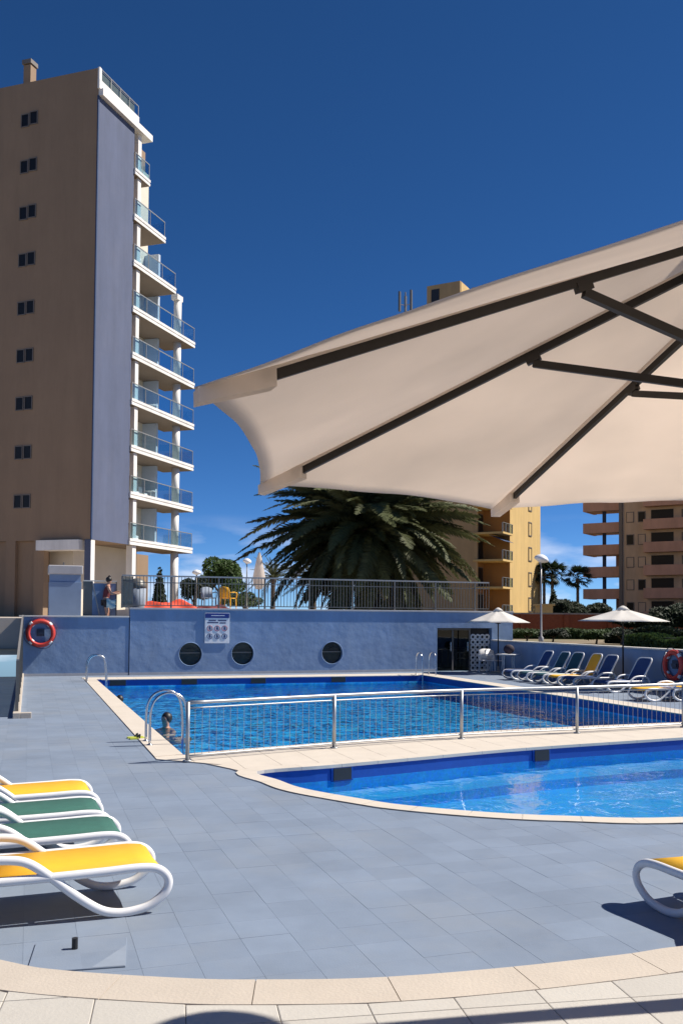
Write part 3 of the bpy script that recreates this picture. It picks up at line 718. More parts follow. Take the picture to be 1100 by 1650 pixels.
# ================================================================ SUN LOUNGERS
def arc_path(pts, n=6): return spline([Vector(p) for p in pts], n)
def make_lounger(name, label, sling, back, group, lo=False):
    """length along +x from foot (0) to head, width along y, stands on z = 0"""
    t = thing(name, label, 'lounger', group=group); n = 3 if lo else 6; tn = 6 if lo else 10
    HW = .325
    for s in (-1, 1):
        y = s*HW
        side = [(1.32, y, .300), (.9, y, .300), (.45, y, .306), (.2, y, .312), (.08, y, .292), (.015, y, .225), (.03, y, .14), (.13, y, .06), (.25, y, .030), (.36, y, .030), (.47, y, .065), (.62, y, .17), (.78, y, .305), (.92, y, .405), (1.05, y, .435), (1.22, y, .435), (1.36, y, .40), (1.43, y, .30), (1.46, y, .15), (1.50, y, .028)]
        MB().tube(arc_path(side, n), .030, tn, flat=.8).build('side_frame', 'white_resin', t, True)
    w = HW-.03
    prof = [(.045, .265), (.06, .300), (.10, .325), (.2, .334), (.45, .330), (.8, .324), (1.18, .322)]
    m = MB()
    for x, z in prof: m.v += [(x, -w, z), (x, 0, z-.012), (x, w, z)]
    k = len(prof); m.f = [(3*i+j, 3*i+j+1, 3*i+j+4, 3*i+j+3) for i in range(k-1) for j in (0, 1)]
    o = m.build('seat_sling', sling, t, True); so = o.modifiers.new('thick', 'SOLIDIFY'); so.thickness = .006
    for x in (.10, .62, 1.15): MB().tube([(x, -HW, .292 if x > .11 else .285), (x, HW, .292 if x > .11 else .285)], .016, 6).build('crossbar', 'white_resin', t, True)
    ca, sa = cos(back), sin(back); L = .72; B = lambda d, y, h=0: (1.20+d*ca-h*sa, y, .318+d*sa+h*ca)
    fr = [B(0, -w), B(L*.5, -w), B(L-.10, -w), B(L-.02, -w+.05), B(L, -w+.14), B(L, w-.14), B(L-.02, w-.05), B(L-.10, w), B(L*.5, w), B(0, w)]
    bk = MB().tube(arc_path(fr, 3), .022, tn).build('backrest_frame', 'white_resin', t, True)
    q = w-.02; pts = [B(.0, -q, .006), B(L-.12, -q, .006), B(L-.03, -q+.06, .006), B(L-.015, -q+.15, .006), B(L-.015, q-.15, .006), B(L-.03, q-.06, .006), B(L-.12, q, .006), B(0, q, .006)]
    o = MB().add(pts, [tuple(range(8))]).build('back_sling', sling, bk); so = o.modifiers.new('thick', 'SOLIDIFY'); so.thickness = .006
    MB().tube([B(L*.55, -.2, -.02), (1.46, -.2, .05), (1.46, .2, .05), B(L*.55, .2, -.02)], .012, 5).build('prop', 'steel', bk)
    return t
# four on the left, feet towards the pool side (axis along -u)
LG = 'loungers side by side on the blue deck at the left edge'
spots = [(252, 1391, 'sling_yellow', 'nearest yellow sling lounger with white looped frame at the left edge'),
         (192, 1340, 'sling_green', 'green sling lounger right behind the nearest yellow one at the left'),
         (162, 1305.5, 'sling_green', 'second green lounger back, beside the farther yellow one at left'),
         (144, 1274, 'sling_yellow', 'farthest yellow lounger of the left row, behind both green ones')]
for px, py, sl_, lb in spots:
    p = gz(px, py, .325); u, v = UV(p)
    o = make_lounger('sun_lounger', lb, sl_, radians(32), LG)
    o.location = W(u+.075, v+.30); o.rotation_euler = (0, 0, PHI+pi+radians(3))
# one at the right edge, foot away from the camera, back raised
o = make_lounger('sun_lounger', 'yellow lounger at the right edge with its grey shaded frame loop', 'sling_yellow', radians(74), 'single lounger near the curved platform')
rl = gz(1072, 1474, 0); ra = radians(-66); dx = Vector((cos(ra), sin(ra), 0)); dy = Vector((-sin(ra), cos(ra), 0))
o.location = rl-dx*.30+dy*.325; o.rotation_euler = (0, 0, ra)
# row along the boundary wall, heads to the wall
RG = 'loungers in a row along the boundary wall'
HU = RU-.42
row = [(884, 'sling_blue', 'dark blue lounger nearest the round white table by the wall', 60),
       (910, 'sling_teal', 'dark teal lounger, second from the white table by the wall', 60),
       (936, 'sling_teal', 'dark green lounger directly left of the orange-backed one', 62),
       (962, 'sling_yellow', 'lounger with an upright orange-yellow back in the wall row', 62),
       (988, 'sling_blue', 'navy lounger between the orange one and the parasol pole', 60),
       (1043, 'sling_blue', 'navy lounger between the parasol pole and the right lifebuoy', 58)]
for px, sl_, lb, an in row:
    p = on_u(px, 1075, HU); u, v = UV(p)
    o = make_lounger('sun_lounger', lb, sl_, radians(an), RG, True)
    o.location = W(HU-1.62, v-.05); o.rotation_euler = (0, 0, PHI+radians(random.uniform(-4, 4)))
for px, sl_, lb in ((1052, 'sling_yellow', 'yellow lounger lying flat behind the fence at the right edge'), (1097, 'sling_blue', 'blue lounger lying flat behind the fence, rightmost of all')):
    p = gz(px, 1108, .32); u, v = UV(p)
    o = make_lounger('sun_lounger', lb, sl_, radians(8), RG, True)
    o.location = W(u-.5, v); o.rotation_euler = (0, 0, PHI+radians(random.uniform(-4, 4)))

# ================================================================ FENCE between the pools
FP = [guv(*p) for p in ((302, 1228), (538, 1207), (743, 1192), (929, 1183), (1100, 1173.5))]; FP.append((FP[-1][0]+2.4, FP[-1][1]+.35))
FH = .815
fence = thing('pool_fence', 'low grey metal fence with thin bars between the two pools', 'fence')
ft = spline([(a, b, 0) for a, b in FP], 10)
for a, h, r in ((0, FH, .026), (0, .085, .013), (0, FH-.075, .010)):
    MB().tube([W(p.x, p.y, h) for p in ft], r, 8).build('rail', 'fence_paint', fence, True)
pm = MB().lathe([(.028, 0), (.028, FH)], 10); pm.lathe([(.06, .001), (.06, .02)], 10); pm = pm.mesh('post', 'fence_paint', True)
bm_ = MB().tube([(0, 0, .085), (0, 0, FH-.075)], .0036, 5).mesh('bar', 'rail_top')
tot = 0; nxt = .11
for i in range(len(ft)-1):
    if i % 10 == 0: inst('post', pm, fence, W(ft[i].x, ft[i].y, .01), (0, 0, 0))
    L = (ft[i+1]-ft[i]).length
    while nxt < tot+L:
        q = ft[i].lerp(ft[i+1], (nxt-tot)/L); inst('bar', bm_, fence, W(q.x, q.y, 0)); nxt += .11
    tot += L

# ================================================================ LADDERS
def ladder(label, u, v, rz, near=True, steps=True):
    t = thing('pool_ladder', label, 'ladder', W(u, v, .012), rz, 'pool ladders')
    for s in (-1, 1):
        y = s*.25
        pts = [(-.42, y, 0), (-.42, y, .35), (-.40, y, .58), (-.30, y, .74), (-.12, y, .80), (.05, y, .74), (.13, y, .58), (.16, y, .2), (.17, y, -.58)]
        MB().tube(spline([Vector(p) for p in pts], 5), .021, 10).build('handrail', 'steel', t, True)
        MB().lathe([(.05, 0), (.05, .012), (.025, .02)], 12, (-.42, y, 0)).build('flange', 'steel', t, True)
    for k in range(1): MB().box(.14, .22, -.228, .228, -.42, -.39).build('step', 'steel', t)
    return t
a, b_ = guv(250, 1201); ladder('chrome ladder at the near left corner beside the swimmers', 2.1+.12, b_+.2, PHI)
a, b_ = guv(125, 1099); ladder('chrome ladder at the far left corner of the main pool', 2.02+.1, b_+.25, PHI)
ladder('small chrome ladder at the far right corner near the glass entrance', UV(on_v(691, 1088, 30.1))[0]-.1, 30.15-.12, PHI-pi/2)

# ================================================================ LEFT RAMP with kerb and panel
k0 = W(uL+.02, WV-.3); k1 = gz(27, 1158, 0); kv = UV(k1); k2u = UV(gz(44, 1158, 0))[0]
rk = thing('ramp_kerb', 'white kerb with a grey glass guard panel at the left side of the deck', 'kerb')
uvbox(MB(), kv[0]-.07, kv[0]+.07, kv[1], WV-.02, -.01, .11).build('kerb', 'cream', rk, bevel=.01)
uvbox(MB(), kv[0]+.072, k2u+.08, kv[1], kv[1]+.14, -.01, .11).build('kerb', 'cream', rk, bevel=.01)
# panel between slim posts that rises towards the wall
n = 6; pz0 = gz(33, 1064, 0)
vs_ = [kv[1]+.35+(WV-.1-kv[1]-.35)*i/n for i in range(n+1)]
hz = lambda v: on_v(34, 1064, vs_[0]).z+(TZ2-.02-on_v(34, 1064, vs_[0]).z)*((v-vs_[0])/(vs_[-1]-vs_[0]))
for i, v in enumerate(vs_):
    uvbox(MB(), kv[0]-.03, kv[0]+.03, v-.03, v+.03, .11, hz(v)).build('post', 'rail_dark', rk)
    if i < n:
        a, c = v+.035, vs_[i+1]-.035
        m = MB(); U_ = kv[0]; m.hexa([W(U_-.006, a, .15), W(U_+.006, a, .15), W(U_+.006, a, hz(a)-.03), W(U_-.006, a, hz(a)-.03)], [W(U_-.006, c, .15), W(U_+.006, c, .15), W(U_+.006, c, hz(c)-.03), W(U_-.006, c, hz(c)-.03)])
        m.build('guard_panel', 'panel_glass', rk)
MB().bar(W(kv[0], vs_[0]-.03, hz(vs_[0])+.012), W(kv[0], WV-.06, hz(WV)+.01), .05, .03).build('handrail', 'rail_top', rk)

# ================================================================ LIFEBUOYS
def buoy(label, loc, rz, R=.36, r=.085):
    t = thing('lifebuoy', label, 'lifebuoy', loc, rz, 'lifebuoys hung on the walls')
    NN = 32; path = lambda a: (R*cos(a), 0, R*sin(a))
    MB().tube([path(2*pi*k/NN) for k in range(NN)], r, 10, True, .8).build('ring', 'ring_red', t, True)
    for q in range(4):
        a0 = pi/4+q*pi/2
        MB().tube([path(a0-.14+.28*k/4) for k in range(5)], r+.006, 10, flat=.8).build('band', 'ring_white', t, True)
    MB().tube([((R+r+.02+.03*sin(4*a))*cos(a), -.03, (R+r+.02+.03*sin(4*a))*sin(a)) for a in [2*pi*k/40 for k in range(40)]], .010, 5, True).build('rope', 'rope', t, True)
    MB().box(-.12, .12, .05, .075, -.10, .14).build('bracket', 'rope', t)
    MB().box(-.10, .10, -.0, .02, -.04, .05).build('rope_coil', 'rope', t)
    return t
p = on_v(66, 1020, WV-.09); buoy('red lifebuoy with white bands on the lower left blue wall', p, PHI, .40, .085)
p = on_u(1084, 1072, RU-.10); buoy('red lifebuoy hanging on the boundary wall at the right edge', p, PHI-pi/2, .36, .085)

# ================================================================ SIGN on the terrace wall
p = on_v(350, 1012, WV-.03)
sg = thing('rules_sign', 'white pool rules board with a blue header and six pictograms', 'sign', p, PHI)
a = on_v(331, 988, WV-.03); c = on_v(370, 1037, WV-.03); sw = (UV(c)[0]-UV(a)[0])/2; sh = (a.z-c.z)/2
MB().box(-sw, sw, -.012, .012, -sh, sh).build('board', 'sign_white', sg, bevel=.004)
MB().box(-sw+.01, sw-.01, -.022, -.013, sh*.66, sh*.97).build('header', 'sign_blue', sg)
MB().box(-sw*.5, sw*.6, -.0235, -.0225, sh*.80, sh*.84).build('header_line', 'sign_white', sg)
for i, (x0, x1, z_) in enumerate(((-.7, -.1, .5), (.05, .75, .5), (-.8, .1, .36), (.2, .7, .34))): MB().box(sw*x0, sw*x1, -.0145, -.0125, sh*(z_-.04), sh*(z_+.04)).build('text_line', 'sign_ink', sg)
for i in range(3):
    for j in range(2):
        x, z_ = sw*(-.6+.6*i), sh*(-.02-.52*j)
        pc = MB(); N = 16
        pc.tube([(x+sw*.21*cos(2*pi*k/N), -.014, z_+sw*.21*sin(2*pi*k/N)) for k in range(N)], .011, 5, True); pic = pc.build('pictogram', 'sign_red' if j == 0 else 'sign_ink', sg)
        MB().box(x-sw*.07, x+sw*.07, -.016, -.013, z_-sw*.12, z_+sw*.05).sphere((x, -.014, z_+sw*.1), sw*.06, 8, 5, (1, .2, 1)).build('figure', 'sign_ink', pic)

# ================================================================ PARASOLS, LAMPS
def small_parasol(label, loc, R, zr, za, group, mat_='canvas_white', rz=0.):
    t = thing('parasol', label, 'parasol', loc, rz, group)
    n = 8; m = MB(); NRr = 6; S = 6
    for i in range(NRr+1):
        r = i/NRr
        for k in range(n*S):
            a = 2*pi*k/(n*S); s = (k % S)/S; sc_ = 4*s*(1-s); rad = R*max(r, .01)*(1-.05*sc_*r*r)*(cos(pi/n)/cos((s-.5)*2*pi/n))
            m.v.append((rad*cos(a), rad*sin(a), zr+(za-zr)*(1-r)-.03*sc_*r*(1-r)*2))
    N = n*S; m.f = [(i*N+k, i*N+(k+1) % N, (i+1)*N+(k+1) % N, (i+1)*N+k) for i in range(NRr) for k in range(N)]
    o = m.build('canopy', mat_, t, True); sd = o.modifiers.new('thick', 'SOLIDIFY'); sd.thickness = .004
    MB().lathe([(R*.16, za-.06), (R*.08, za+.03), (.03, za+.07)], 16).build('vent_cap', mat_, t, True)
    MB().tube([(0, 0, .05), (0, 0, za-.02)], .024, 8).build('pole', 'rib_brown', t, True)
    for k in range(n):
        a = 2*pi*k/n
        rb = MB().bar((.04*cos(a), .04*sin(a), za-.035), (R*.95*cos(a), R*.95*sin(a), zr+.0), .015, .018).build('rib', 'rib_brown', t)
        MB().bar((.05*cos(a), .05*sin(a), zr-.05), (R*.45*cos(a), R*.45*sin(a), zr+(za-zr)*.55-.03), .012, .014).build('strut', 'rib_brown', rb)
    MB().lathe([(0, 0), (.26, 0), (.26, .06), (.05, .09), (.04, .25), (0, .25)], 14).build('base', 'stone', t)
    return t
PG = 'open white parasols by the boundary wall'
for px, lb, uu, ax, rx, top_, hw in ((1003, 'white parasol open over the navy loungers by the right wall', RU-.75, 1003, 1001, 976, 70), (802, 'white parasol open over the round table near the entrance', RU-.5, 802, 1003, 979, 51)):
    p = on_u(px, 1075, uu); zz = on_u(px, top_, uu).z; zr = on_u(px, rx, uu).z; R = hw/F*p.y*1.04
    print('parasol', p, zz, zr, R)
    small_parasol(lb, (p.x, p.y, 0), R, zr, zz-.07, PG, rz=.3)
def lamp(name, label, loc, H, R, tilt, group=None, fat=1.):
    t = thing(name, label, 'street lamp', loc, 0, group)
    MB().lathe([(.11, 0), (.11, .35), (.045*fat, .42), (.034*fat, H*.6), (.028*fat, H-.12)], 12).build('post', 'rail_top', t, True)
    MB().lathe([(.12, .0), (.12, .02)], 12).build('base_plate', 'rail_top', t)
    h = MB().lathe([(.03, -.10), (R*.45, -.06), (R*.92, .0), (R, .05), (R*.93, .11), (R*.65, .19), (R*.3, .235), (.02, .25)], 20).build('lamp_head', 'lamp_globe', t, True); h.location = (0, 0, H); h.rotation_euler = (0, tilt, 0)
    MB().lathe([(.05, -.16), (.05, -.09)], 10).build('collar', 'rail_top', h)
    return t
p = gy(871, 903, 38); lamp('street_lamp', 'tall lamp post with a white disc head behind the boundary wall', (p.x, p.y, .9), p.z-.9, .30, .3)
tp = gz(380, 1630, PLZ); hc = Vector((tp.x, tp.y-.27, 0)); HL = 3.5; sxy = Vector((SUN.x, SUN.y, 0))/SUN.z
lp = hc+sxy*HL; lamp('street_lamp', 'lamp post outside the frame whose shadow crosses the cream platform', (lp.x, lp.y, PLZ if not inside(lp, PLAT) is False else 0), HL, .30, 0, fat=1.7)

# ================================================================ SMALL THINGS ON THE DECK
p = gz(128, 1540, 0); t = thing('umbrella_stand', 'square blue umbrella stand with a black stub at lower left', 'stand', p, radians(12))
MB().box(-.27, .27, -.24, .24, 0, .010).build('plate', 'deck_tile', t, bevel=.003)
MB().add([(.08, -.235, .0112), (.268, -.235, .0112), (.268, .10, .0112)], [(0, 1, 2)]).build('pale_corner', 'plate_pale', t)  # paler triangle on one corner of the plate
q = gz(121, 1522, .035)-p; q.rotate(Matrix.Rotation(-radians(12), 3, 'Z'))
MB().lathe([(.018, .01), (.018, .075)], 10, (q.x, q.y, 0)).build('stub', 'dark', t)
p = gz(220, 1190, 0); t = thing('sandals', 'pair of yellow-green sandals left on the deck by the near ladder', 'sandals', p, .5)
for s in (-1, 1):
    m = MB().prism([(-.13+.0, s*.07-.035), (.0, s*.07-.045), (.12, s*.07-.04), (.14, s*.07), (.12, s*.07+.04), (0, s*.07+.045), (-.13, s*.07+.035)], 0, .025); so = m.build('sole', 'sandal', t)
    MB().tube([(.02, s*.07-.045, .02), (.03, s*.07-.03, .06), (.04, s*.07, .07), (.03, s*.07+.03, .06), (.02, s*.07+.045, .02)], .013, 6).build('strap', 'dark', so)

# ================================================================ TOWER
TY = 54.7
tc0 = gy(147, 860, TY); TA = Vector((.316, .949, 0)).normalized(); TB = Vector((-TA.y, TA.x, 0)); TC = Vector((tc0.x, tc0.y, 0))
TR = atan2(TA.y, TA.x)
def ts(px, py=600):  # distance along the blue face for a pixel column
    p = on_plane(px, py, TC, (-TA.y, TA.x, 0)); return (p-TC).dot(TA)
def tz(px, py): return on_plane(px, py, TC, (-TA.y, TA.x, 0)).z
def tt_(px, py): p = on_plane(px, py, TC, (TA.x, TA.y, 0)); return (p-TC).dot(TB), p.z
tw = thing('apartment_tower', 'tall beige and lilac-blue apartment tower with white stepped balconies at left', 'building', TC, TR)
GZ = FLZ-.36
zb = tz(147, 869); zblue = tz(152, 147); zpar = tz(155, 124); ztop = tz(154, 103); sB = ts(211)
TW_, TD = 24., 13.5
# local frame: x along blue face (s), y = t along beige face
MB().box(0.02, sB+.01, .02, TW_, zb, ztop-.02).box(sB+.01, 9.9, 2.61, TW_, zb, ztop-.03).build('wall', 'tower_beige', tw)
MB().box(0.06, sB, -.02, .019, zb, zblue).build('blue_wall', 'tower_blue', tw)
MB().box(-.05, .058, -.06, .018, zb-.0, zblue-.02).build('corner_strip', 'awning', tw)
sP = ts(222, 190)
MB().box(-.05, sP, -.12, .0185, zpar-1.0+.45, zpar).build('parapet', 'tower_white', tw)
MB().box(.07, ts(240, 215), -.30, 2.2, zblue+.01, zblue+.42).build('roof_slab', 'tower_white', tw)
MB().box(-.04, .2, -.1, .018, zpar, ztop).build('parapet_post', 'tower_white', tw)
gl_ = MB().box(.2, sP, -.06, -.045, zpar+.02, ztop-.04).build('roof_glass', 'rail_glass', tw)
MB().box(.2, sP, -.075, -.03, ztop-.04, ztop).build('top_rail', 'rail_top', gl_)
for k in range(5): MB().box(.2+(sP-.26)*k/4, .25+(sP-.26)*k/4, -.08, -.061, zpar, ztop-.041).build('glass_post', 'rail_top', gl_)
# chimney
c, cz = tt_(39, 120); ch = MB().box(.3, .85, c-.26, c+.26, ztop-3, tt_(39, 100)[1]).build('chimney', 'tower_beige', tw)
MB().box(.22, .93, c-.33, c+.33, tt_(39, 100)[1]+.05, tt_(39, 92)[1]).build('chimney_cap', 'win_frame', ch); MB().box(.36, .8, c-.2, c+.2, tt_(39, 100)[1], tt_(39, 100)[1]+.05).build('chimney_neck', 'dark', ch)
# paired windows
rows = [192, 267, 342, 418, 496, 573, 650, 729, 808]
for i, y in enumerate(rows):
    xs = 48-12*(y-192)/616
    for dxp in (-7, 7):
        c, z_ = tt_(xs+dxp, y-(3 if dxp > 0 else -3)*(1-i/9.)*.8)
        w_ = MB(); hw, hh = .24, .37
        w_.box(-.035, .045, c-hw-.05, c-hw, z_-hh-.05, z_+hh+.05).box(-.035, .045, c+hw, c+hw+.05, z_-hh-.05, z_+hh+.05).box(-.035, .045, c-hw, c+hw, z_+hh, z_+hh+.05).box(-.05, .045, c-hw-.02, c+hw+.02, z_-hh-.05, z_-hh)
        wo = w_.build('window', 'win_frame', tw)
        MB().box(-.006, .015, c-hw, c+hw, z_-hh, z_+hh).build('pane', 'pane', wo)
# balconies
ends = [240, 265, 282, 310, 310, 310, 310, 310, 310]; ly = [267, 339, 411, 489.5, 563.5, 639, 714.5, 791, 868]
zs = [tz(212, y) for y in ly]
fl = (zs[0]-zs[-1])/8; zs = [zs[-1]+fl*(8-i) for i in range(9)]; print('floor height', fl, 'zb', zb, 'ztop', ztop, 'sB', sB)
sE = [ts(e, y+ (40 if e == 310 else 22)) for e, y in zip(ends, ly)]
s310 = sum(sE[3:])/6; sE = sE[:3]+[s310]*6
s_c2 = ts(293, 700); s_c1 = ts(221, 600)
MB().box(sB+.02, 9.9, 2.3, 2.6, zb, zblue).build('inner_wall', 'inner_wall', tw)
for i, (z, se) in enumerate(zip(zs, sE)):
    nf = zblue+.01 if i == 0 else zs[i-1]-.42
    sl_ = MB().box(sB-.02, se, -.14, 2.29, z-.16, z).build('balcony_slab', 'tower_white', tw)
    MB().box(sB-.02, se-.05, -.10, 2.29, z-.24, z-.161).build('slab_groove', 'tower_white', sl_)
    MB().box(sB-.02, se-.02, -.13, 2.29, z-.40, z-.241).build('slab_lower', 'tower_white', sl_)
    MB().box(sB-.01, se-.06, -.09, 2.29, z-.415, z-.4005).build('shaded_soffit', 'shaded_soffit', sl_)  # thin dark sheet carrying the slab's painted underside shade
    g_ = MB().box(sB+.05, se-.12, -.09, -.075, z+.06, z+.98).build('glass_panel', 'rail_glass', tw)
    MB().box(sB, se-.08, -.11, -.06, z+.981, z+1.03).build('handrail', 'rail_top', g_)
    MB().box(se-.119, se-.105, -.07, 2.2, z+.06, z+.98).build('end_glass', 'rail_glass', g_)
    npst = max(2, int((se-sB)/1.5))
    for k in range(npst+1):
        x = sB+.02+(se-.16-sB)*k/npst; MB().box(x, x+.04, -.115, -.0915, z, z+.98).build('glass_post', 'rail_top', g_)
    # near square column and partition, sliding door, shutters
    MB().box(s_c1-.2, s_c1+.2, .02, .42, z, nf).build('column', 'tower_white', tw)
    d = MB().box(5.2, 6.6, 2.24, 2.295, z+.02, z+2.15).build('balcony_door', 'win_frame', tw); MB().box(5.28, 5.87, 2.225, 2.239, z+.1, z+2.05).box(5.93, 6.52, 2.225, 2.239, z+.1, z+2.05).build('pane', 'pane_blue', d)
    if se > 7.5:
        sh_ = MB().box(7.4, 8.9, 2.24, 2.295, z+.9, z+2.1).build('shutter', 'tower_white', tw)
        for k in range(6): MB().box(7.42, 8.88, 2.215, 2.239, z+.94+.19*k, z+1.06+.19*k).build('slat', 'tower_white', sh_)
    MB().box(5.9, 6.5, 2.205, 2.224, z+.1, z+2.0).build('curtain', 'tower_white' if i % 2 else 'inner_wall', d)
    if i % 3 != 1: ac = MB().box(6.8, 7.3, 2.0, 2.295, z+1.7, z+2.15).build('air_conditioner', 'plastic_white', tw)
    if se > 7.5:
        for q in range(1+i % 2): MB().box(6.9+1.1*q, 7.35+1.1*q, 1.2, 1.7, z+.001, z+.45).box(6.9+1.1*q, 7.35+1.1*q, 1.62, 1.7, z+.451, z+.9).build('balcony_seat', 'plastic_white', tw)
        if i % 2: MB().box(8.6, 9.2, .9, 1.5, z+.66, z+.7).box(8.87, 8.93, 1.17, 1.23, z+.001, z+.659).build('balcony_table', 'plastic_white', tw)
    if i >= 2: MB().box(9.5, 9.75, 1.2, 2.29, z, nf-.02).build('partition', 'panel_pale_blue', tw)
    if i >= 3:
        MB().lathe([(.27, z+.001), (.27, nf-.001)], 16, (s_c2, .45, 0)).build('round_column', 'tower_white', tw, True)
    elif i == 2:
        pass
MB().box(s_c2-.5, s_c2+.3, .2, .7, zs[3]+fl-.42, zs[3]+fl-.05).build('column_beam', 'tower_white', tw)
# ground floor: pilotis, lobby walls
MB().box(.3, TD, 4.0, TW_, GZ, zb-.005).build('ground_wall', 'tower_beige', tw)
MB().box(1.6, 9, 2.3, 3.99, GZ, zb-.006).build('lobby_wall', 'inner_wall', tw)
p = ts(149); MB().box(.02, .42, .0, .40, GZ, zb-.004).build('column', 'tower_white', tw); MB().box(-.03, .018, .0, .41, GZ, zb-.005).build('column_face', 'tower_blue', tw)
MB().box(s_c1-.22, s_c1+.22, .02, .46, GZ, zs[-1]-.401).build('column', 'tower_white', tw)
MB().lathe([(.28, GZ), (.28, zs[-1]-.401)], 16, (s_c2, .45, 0)).build('round_column', 'tower_white', tw, True)
for px in (16, 62):
    c, z_ = tt_(px, 930)
    MB().box(.03, .5, c-.35, c+.35, GZ, zb-.003).build('column', 'tower_beige', tw)
c0_, z0_ = tt_(64, 880); c1_, _ = tt_(140, 880); MB().box(-.35, .6, c1_+.3, c0_+.0, zb-.62, zb-.02).build('entrance_canopy', 'tower_white', tw)
for px, py in ((42, 905),):
    c, z_ = tt_(px, py); o_ = MB().box(3.9, 3.985, c-.1, c+1.1, z_-.6, z_+.6).build('lobby_window', 'win_frame', tw); MB().box(3.86, 3.899, c-.02, c+1.02, z_-.5, z_+.5).build('pane', 'pane_blue', o_)
o_ = MB().box(3.9, 3.985, 2.6, 3.5, GZ, GZ+2.4).build('lobby_door', 'dark', tw)
MB().box(4.4, 5.2, 2.24, 2.295, GZ+1.0, GZ+2.0).build('lobby_window', 'win_frame', tw)

# ================================================================ FAR BUILDINGS
def rot_frame(p, ang): return Vector((p.x, p.y, 0)), ang
# yellow block: corner towards us, shaded face to the left, sunlit face to the right
YB = 98.
yc = gy(806, 900, YB); ya = radians(62)
yb = thing('yellow_apartment_block', 'ochre apartment block with corner balconies behind the palm', 'building', (yc.x, yc.y, .9), ya)
yfl = 2.9; H = gy(806, 498, YB).z-.9; RA = Vector((cos(ya), sin(ya), 0)); RB_ = Vector((-sin(ya), cos(ya), 0))
def ys(px): p = on_plane(px, 900, yc, (-RA.y, RA.x, 0)); return (p-yc).dot(RA)
def yt(px): p = on_plane(px, 900, yc, (RA.x, RA.y, 0)); return (p-yc).dot(RB_)
s1 = ys(835); s2 = ys(870); print('yellow', s1, s2, yt(790), yt(640), H)
YL = yt(634)
MB().box(3.2, s2, .0, YL-.01, 0, H-.01).build('wall', 'bldg_yellow', yb)
MB().box(-.02, 3.19, 3.0, YL, 0, H-.02).build('shaded_wall', 'bldg_yellow_shade', yb)

MB().box(-.06, .28, 2.6, 2.99, 0, H-.01).build('corner_pier', 'bldg_yellow_shade', yb)
nfl = int(H/yfl)
for i in range(nfl):
    z = i*yfl+1.6
    if z+1.2 > H: break
    b1 = MB().box(-.25, 3.19, -.35, 2.99, z-.2, z).build('balcony_slab', 'bldg_yellow', yb)
    MB().box(-.22, 3.15, -.33, -.29, z+.0, z+.95).build('balustrade', 'rail_glass', b1)
    MB().box(-.24, 3.17, -.36, -.27, z+.951, z+1.0).build('handrail', 'rail_top', b1)
    for k in range(4): MB().box(-.22+1.08*k, -.17+1.08*k, -.34, -.2, z, z+.95).build('baluster', 'rail_top', b1)
    if i % 3 == 2: MB().hexa([(-.2, -.4, z+1.9), (3.1, -.4, z+1.9), (3.1, 1.2, z+2.6), (-.2, 1.2, z+2.6)], [(-.2, -.4, z+1.93), (3.1, -.4, z+1.93), (3.1, 1.2, z+2.64), (-.2, 1.2, z+2.64)]).build('awning', 'awning', b1)
    MB().box(-.015, 3.185, 2.93, 2.992, z+.001, z+yfl-.201).box(3.10, 3.185, -.0, 2.92, z+.001, z+yfl-.201).build('recess_shade_lining', 'recess_shade', yb)  # lining added to darken the recess, shade painted in
    dr = MB().box(.5, 2.6, 2.85, 2.929, z, z+2.2).build('balcony_door', 'win_frame', yb); MB().box(.6, 1.5, 2.82, 2.849, z+.1, z+2.1).box(1.6, 2.5, 2.82, 2.849, z+.1, z+2.1).build('pane', 'pane', dr)
    c = ys(853)
    w_ = MB().box(c-.62, c-.5, -.08, -.003, z+.35, z+2.0).box(c+.5, c+.62, -.08, -.003, z+.35, z+2.0).box(c-.5, c+.5, -.08, -.003, z+1.88, z+2.0).box(c-.5, c+.5, -.08, -.003, z+.35, z+.47).build('window', 'win_frame', yb)
    MB().box(c-.5, c+.5, -.03, -.004, z+.47, z+1.88).build('pane', 'bldg_yellow', w_)
for (pa_, pb_, py, dd) in ((738, 684, 451, 0), (792, 757, 456, 4)):
    t0, t1 = yt(pa_), yt(pb_); zt = on_plane(pa_, py, yc, (RA.x, RA.y, 0)).z-.9
    o_ = MB().box(.3+dd*.02, 4.3, t0, t1, H-.05, zt).build('roof_house', 'bldg_yellow_shade', yb)
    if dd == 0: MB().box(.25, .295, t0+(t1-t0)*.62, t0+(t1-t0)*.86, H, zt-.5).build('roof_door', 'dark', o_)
    MB().box(.5, 4.301, t0-.05, t0-.001, H-.04, zt-.02).build('lit_face', 'bldg_yellow', o_)  # sunlit side painted as a paler slab
ra_ = yt(645); an = thing('roof_antenna', 'cluster of slim antenna masts on the ochre block roof', 'antenna', yc+RB_*ra_+RA*1.0+Vector((0, 0, .9-yc.z+H-.01)), ya)
zA = on_plane(645, 468, yc, (RA.x, RA.y, 0)).z-H-.9
MB().box(-.8, .8, -.8, .8, 0, .35).build('plinth', 'stone', an)
MB().tube([(0, 0, .3), (0, 0, zA+.1)], .09, 6).build('mast', 'rail_top', an)
for k in range(3):
    a_ = 2*pi*k/3+.4; x, y = .75*cos(a_), .75*sin(a_)
    arm = MB().tube([(0, 0, zA-1.4), (x, y, zA-1.4)], .04, 5).build('arm', 'rail_top', an); MB().box(x-.15, x+.15, y-.1, y+.1, zA-2.2, zA-.1+.15*k).build('panel', 'rail_dark', arm)
# low wing of the ochre block
p = gy(800, 985, 94); 
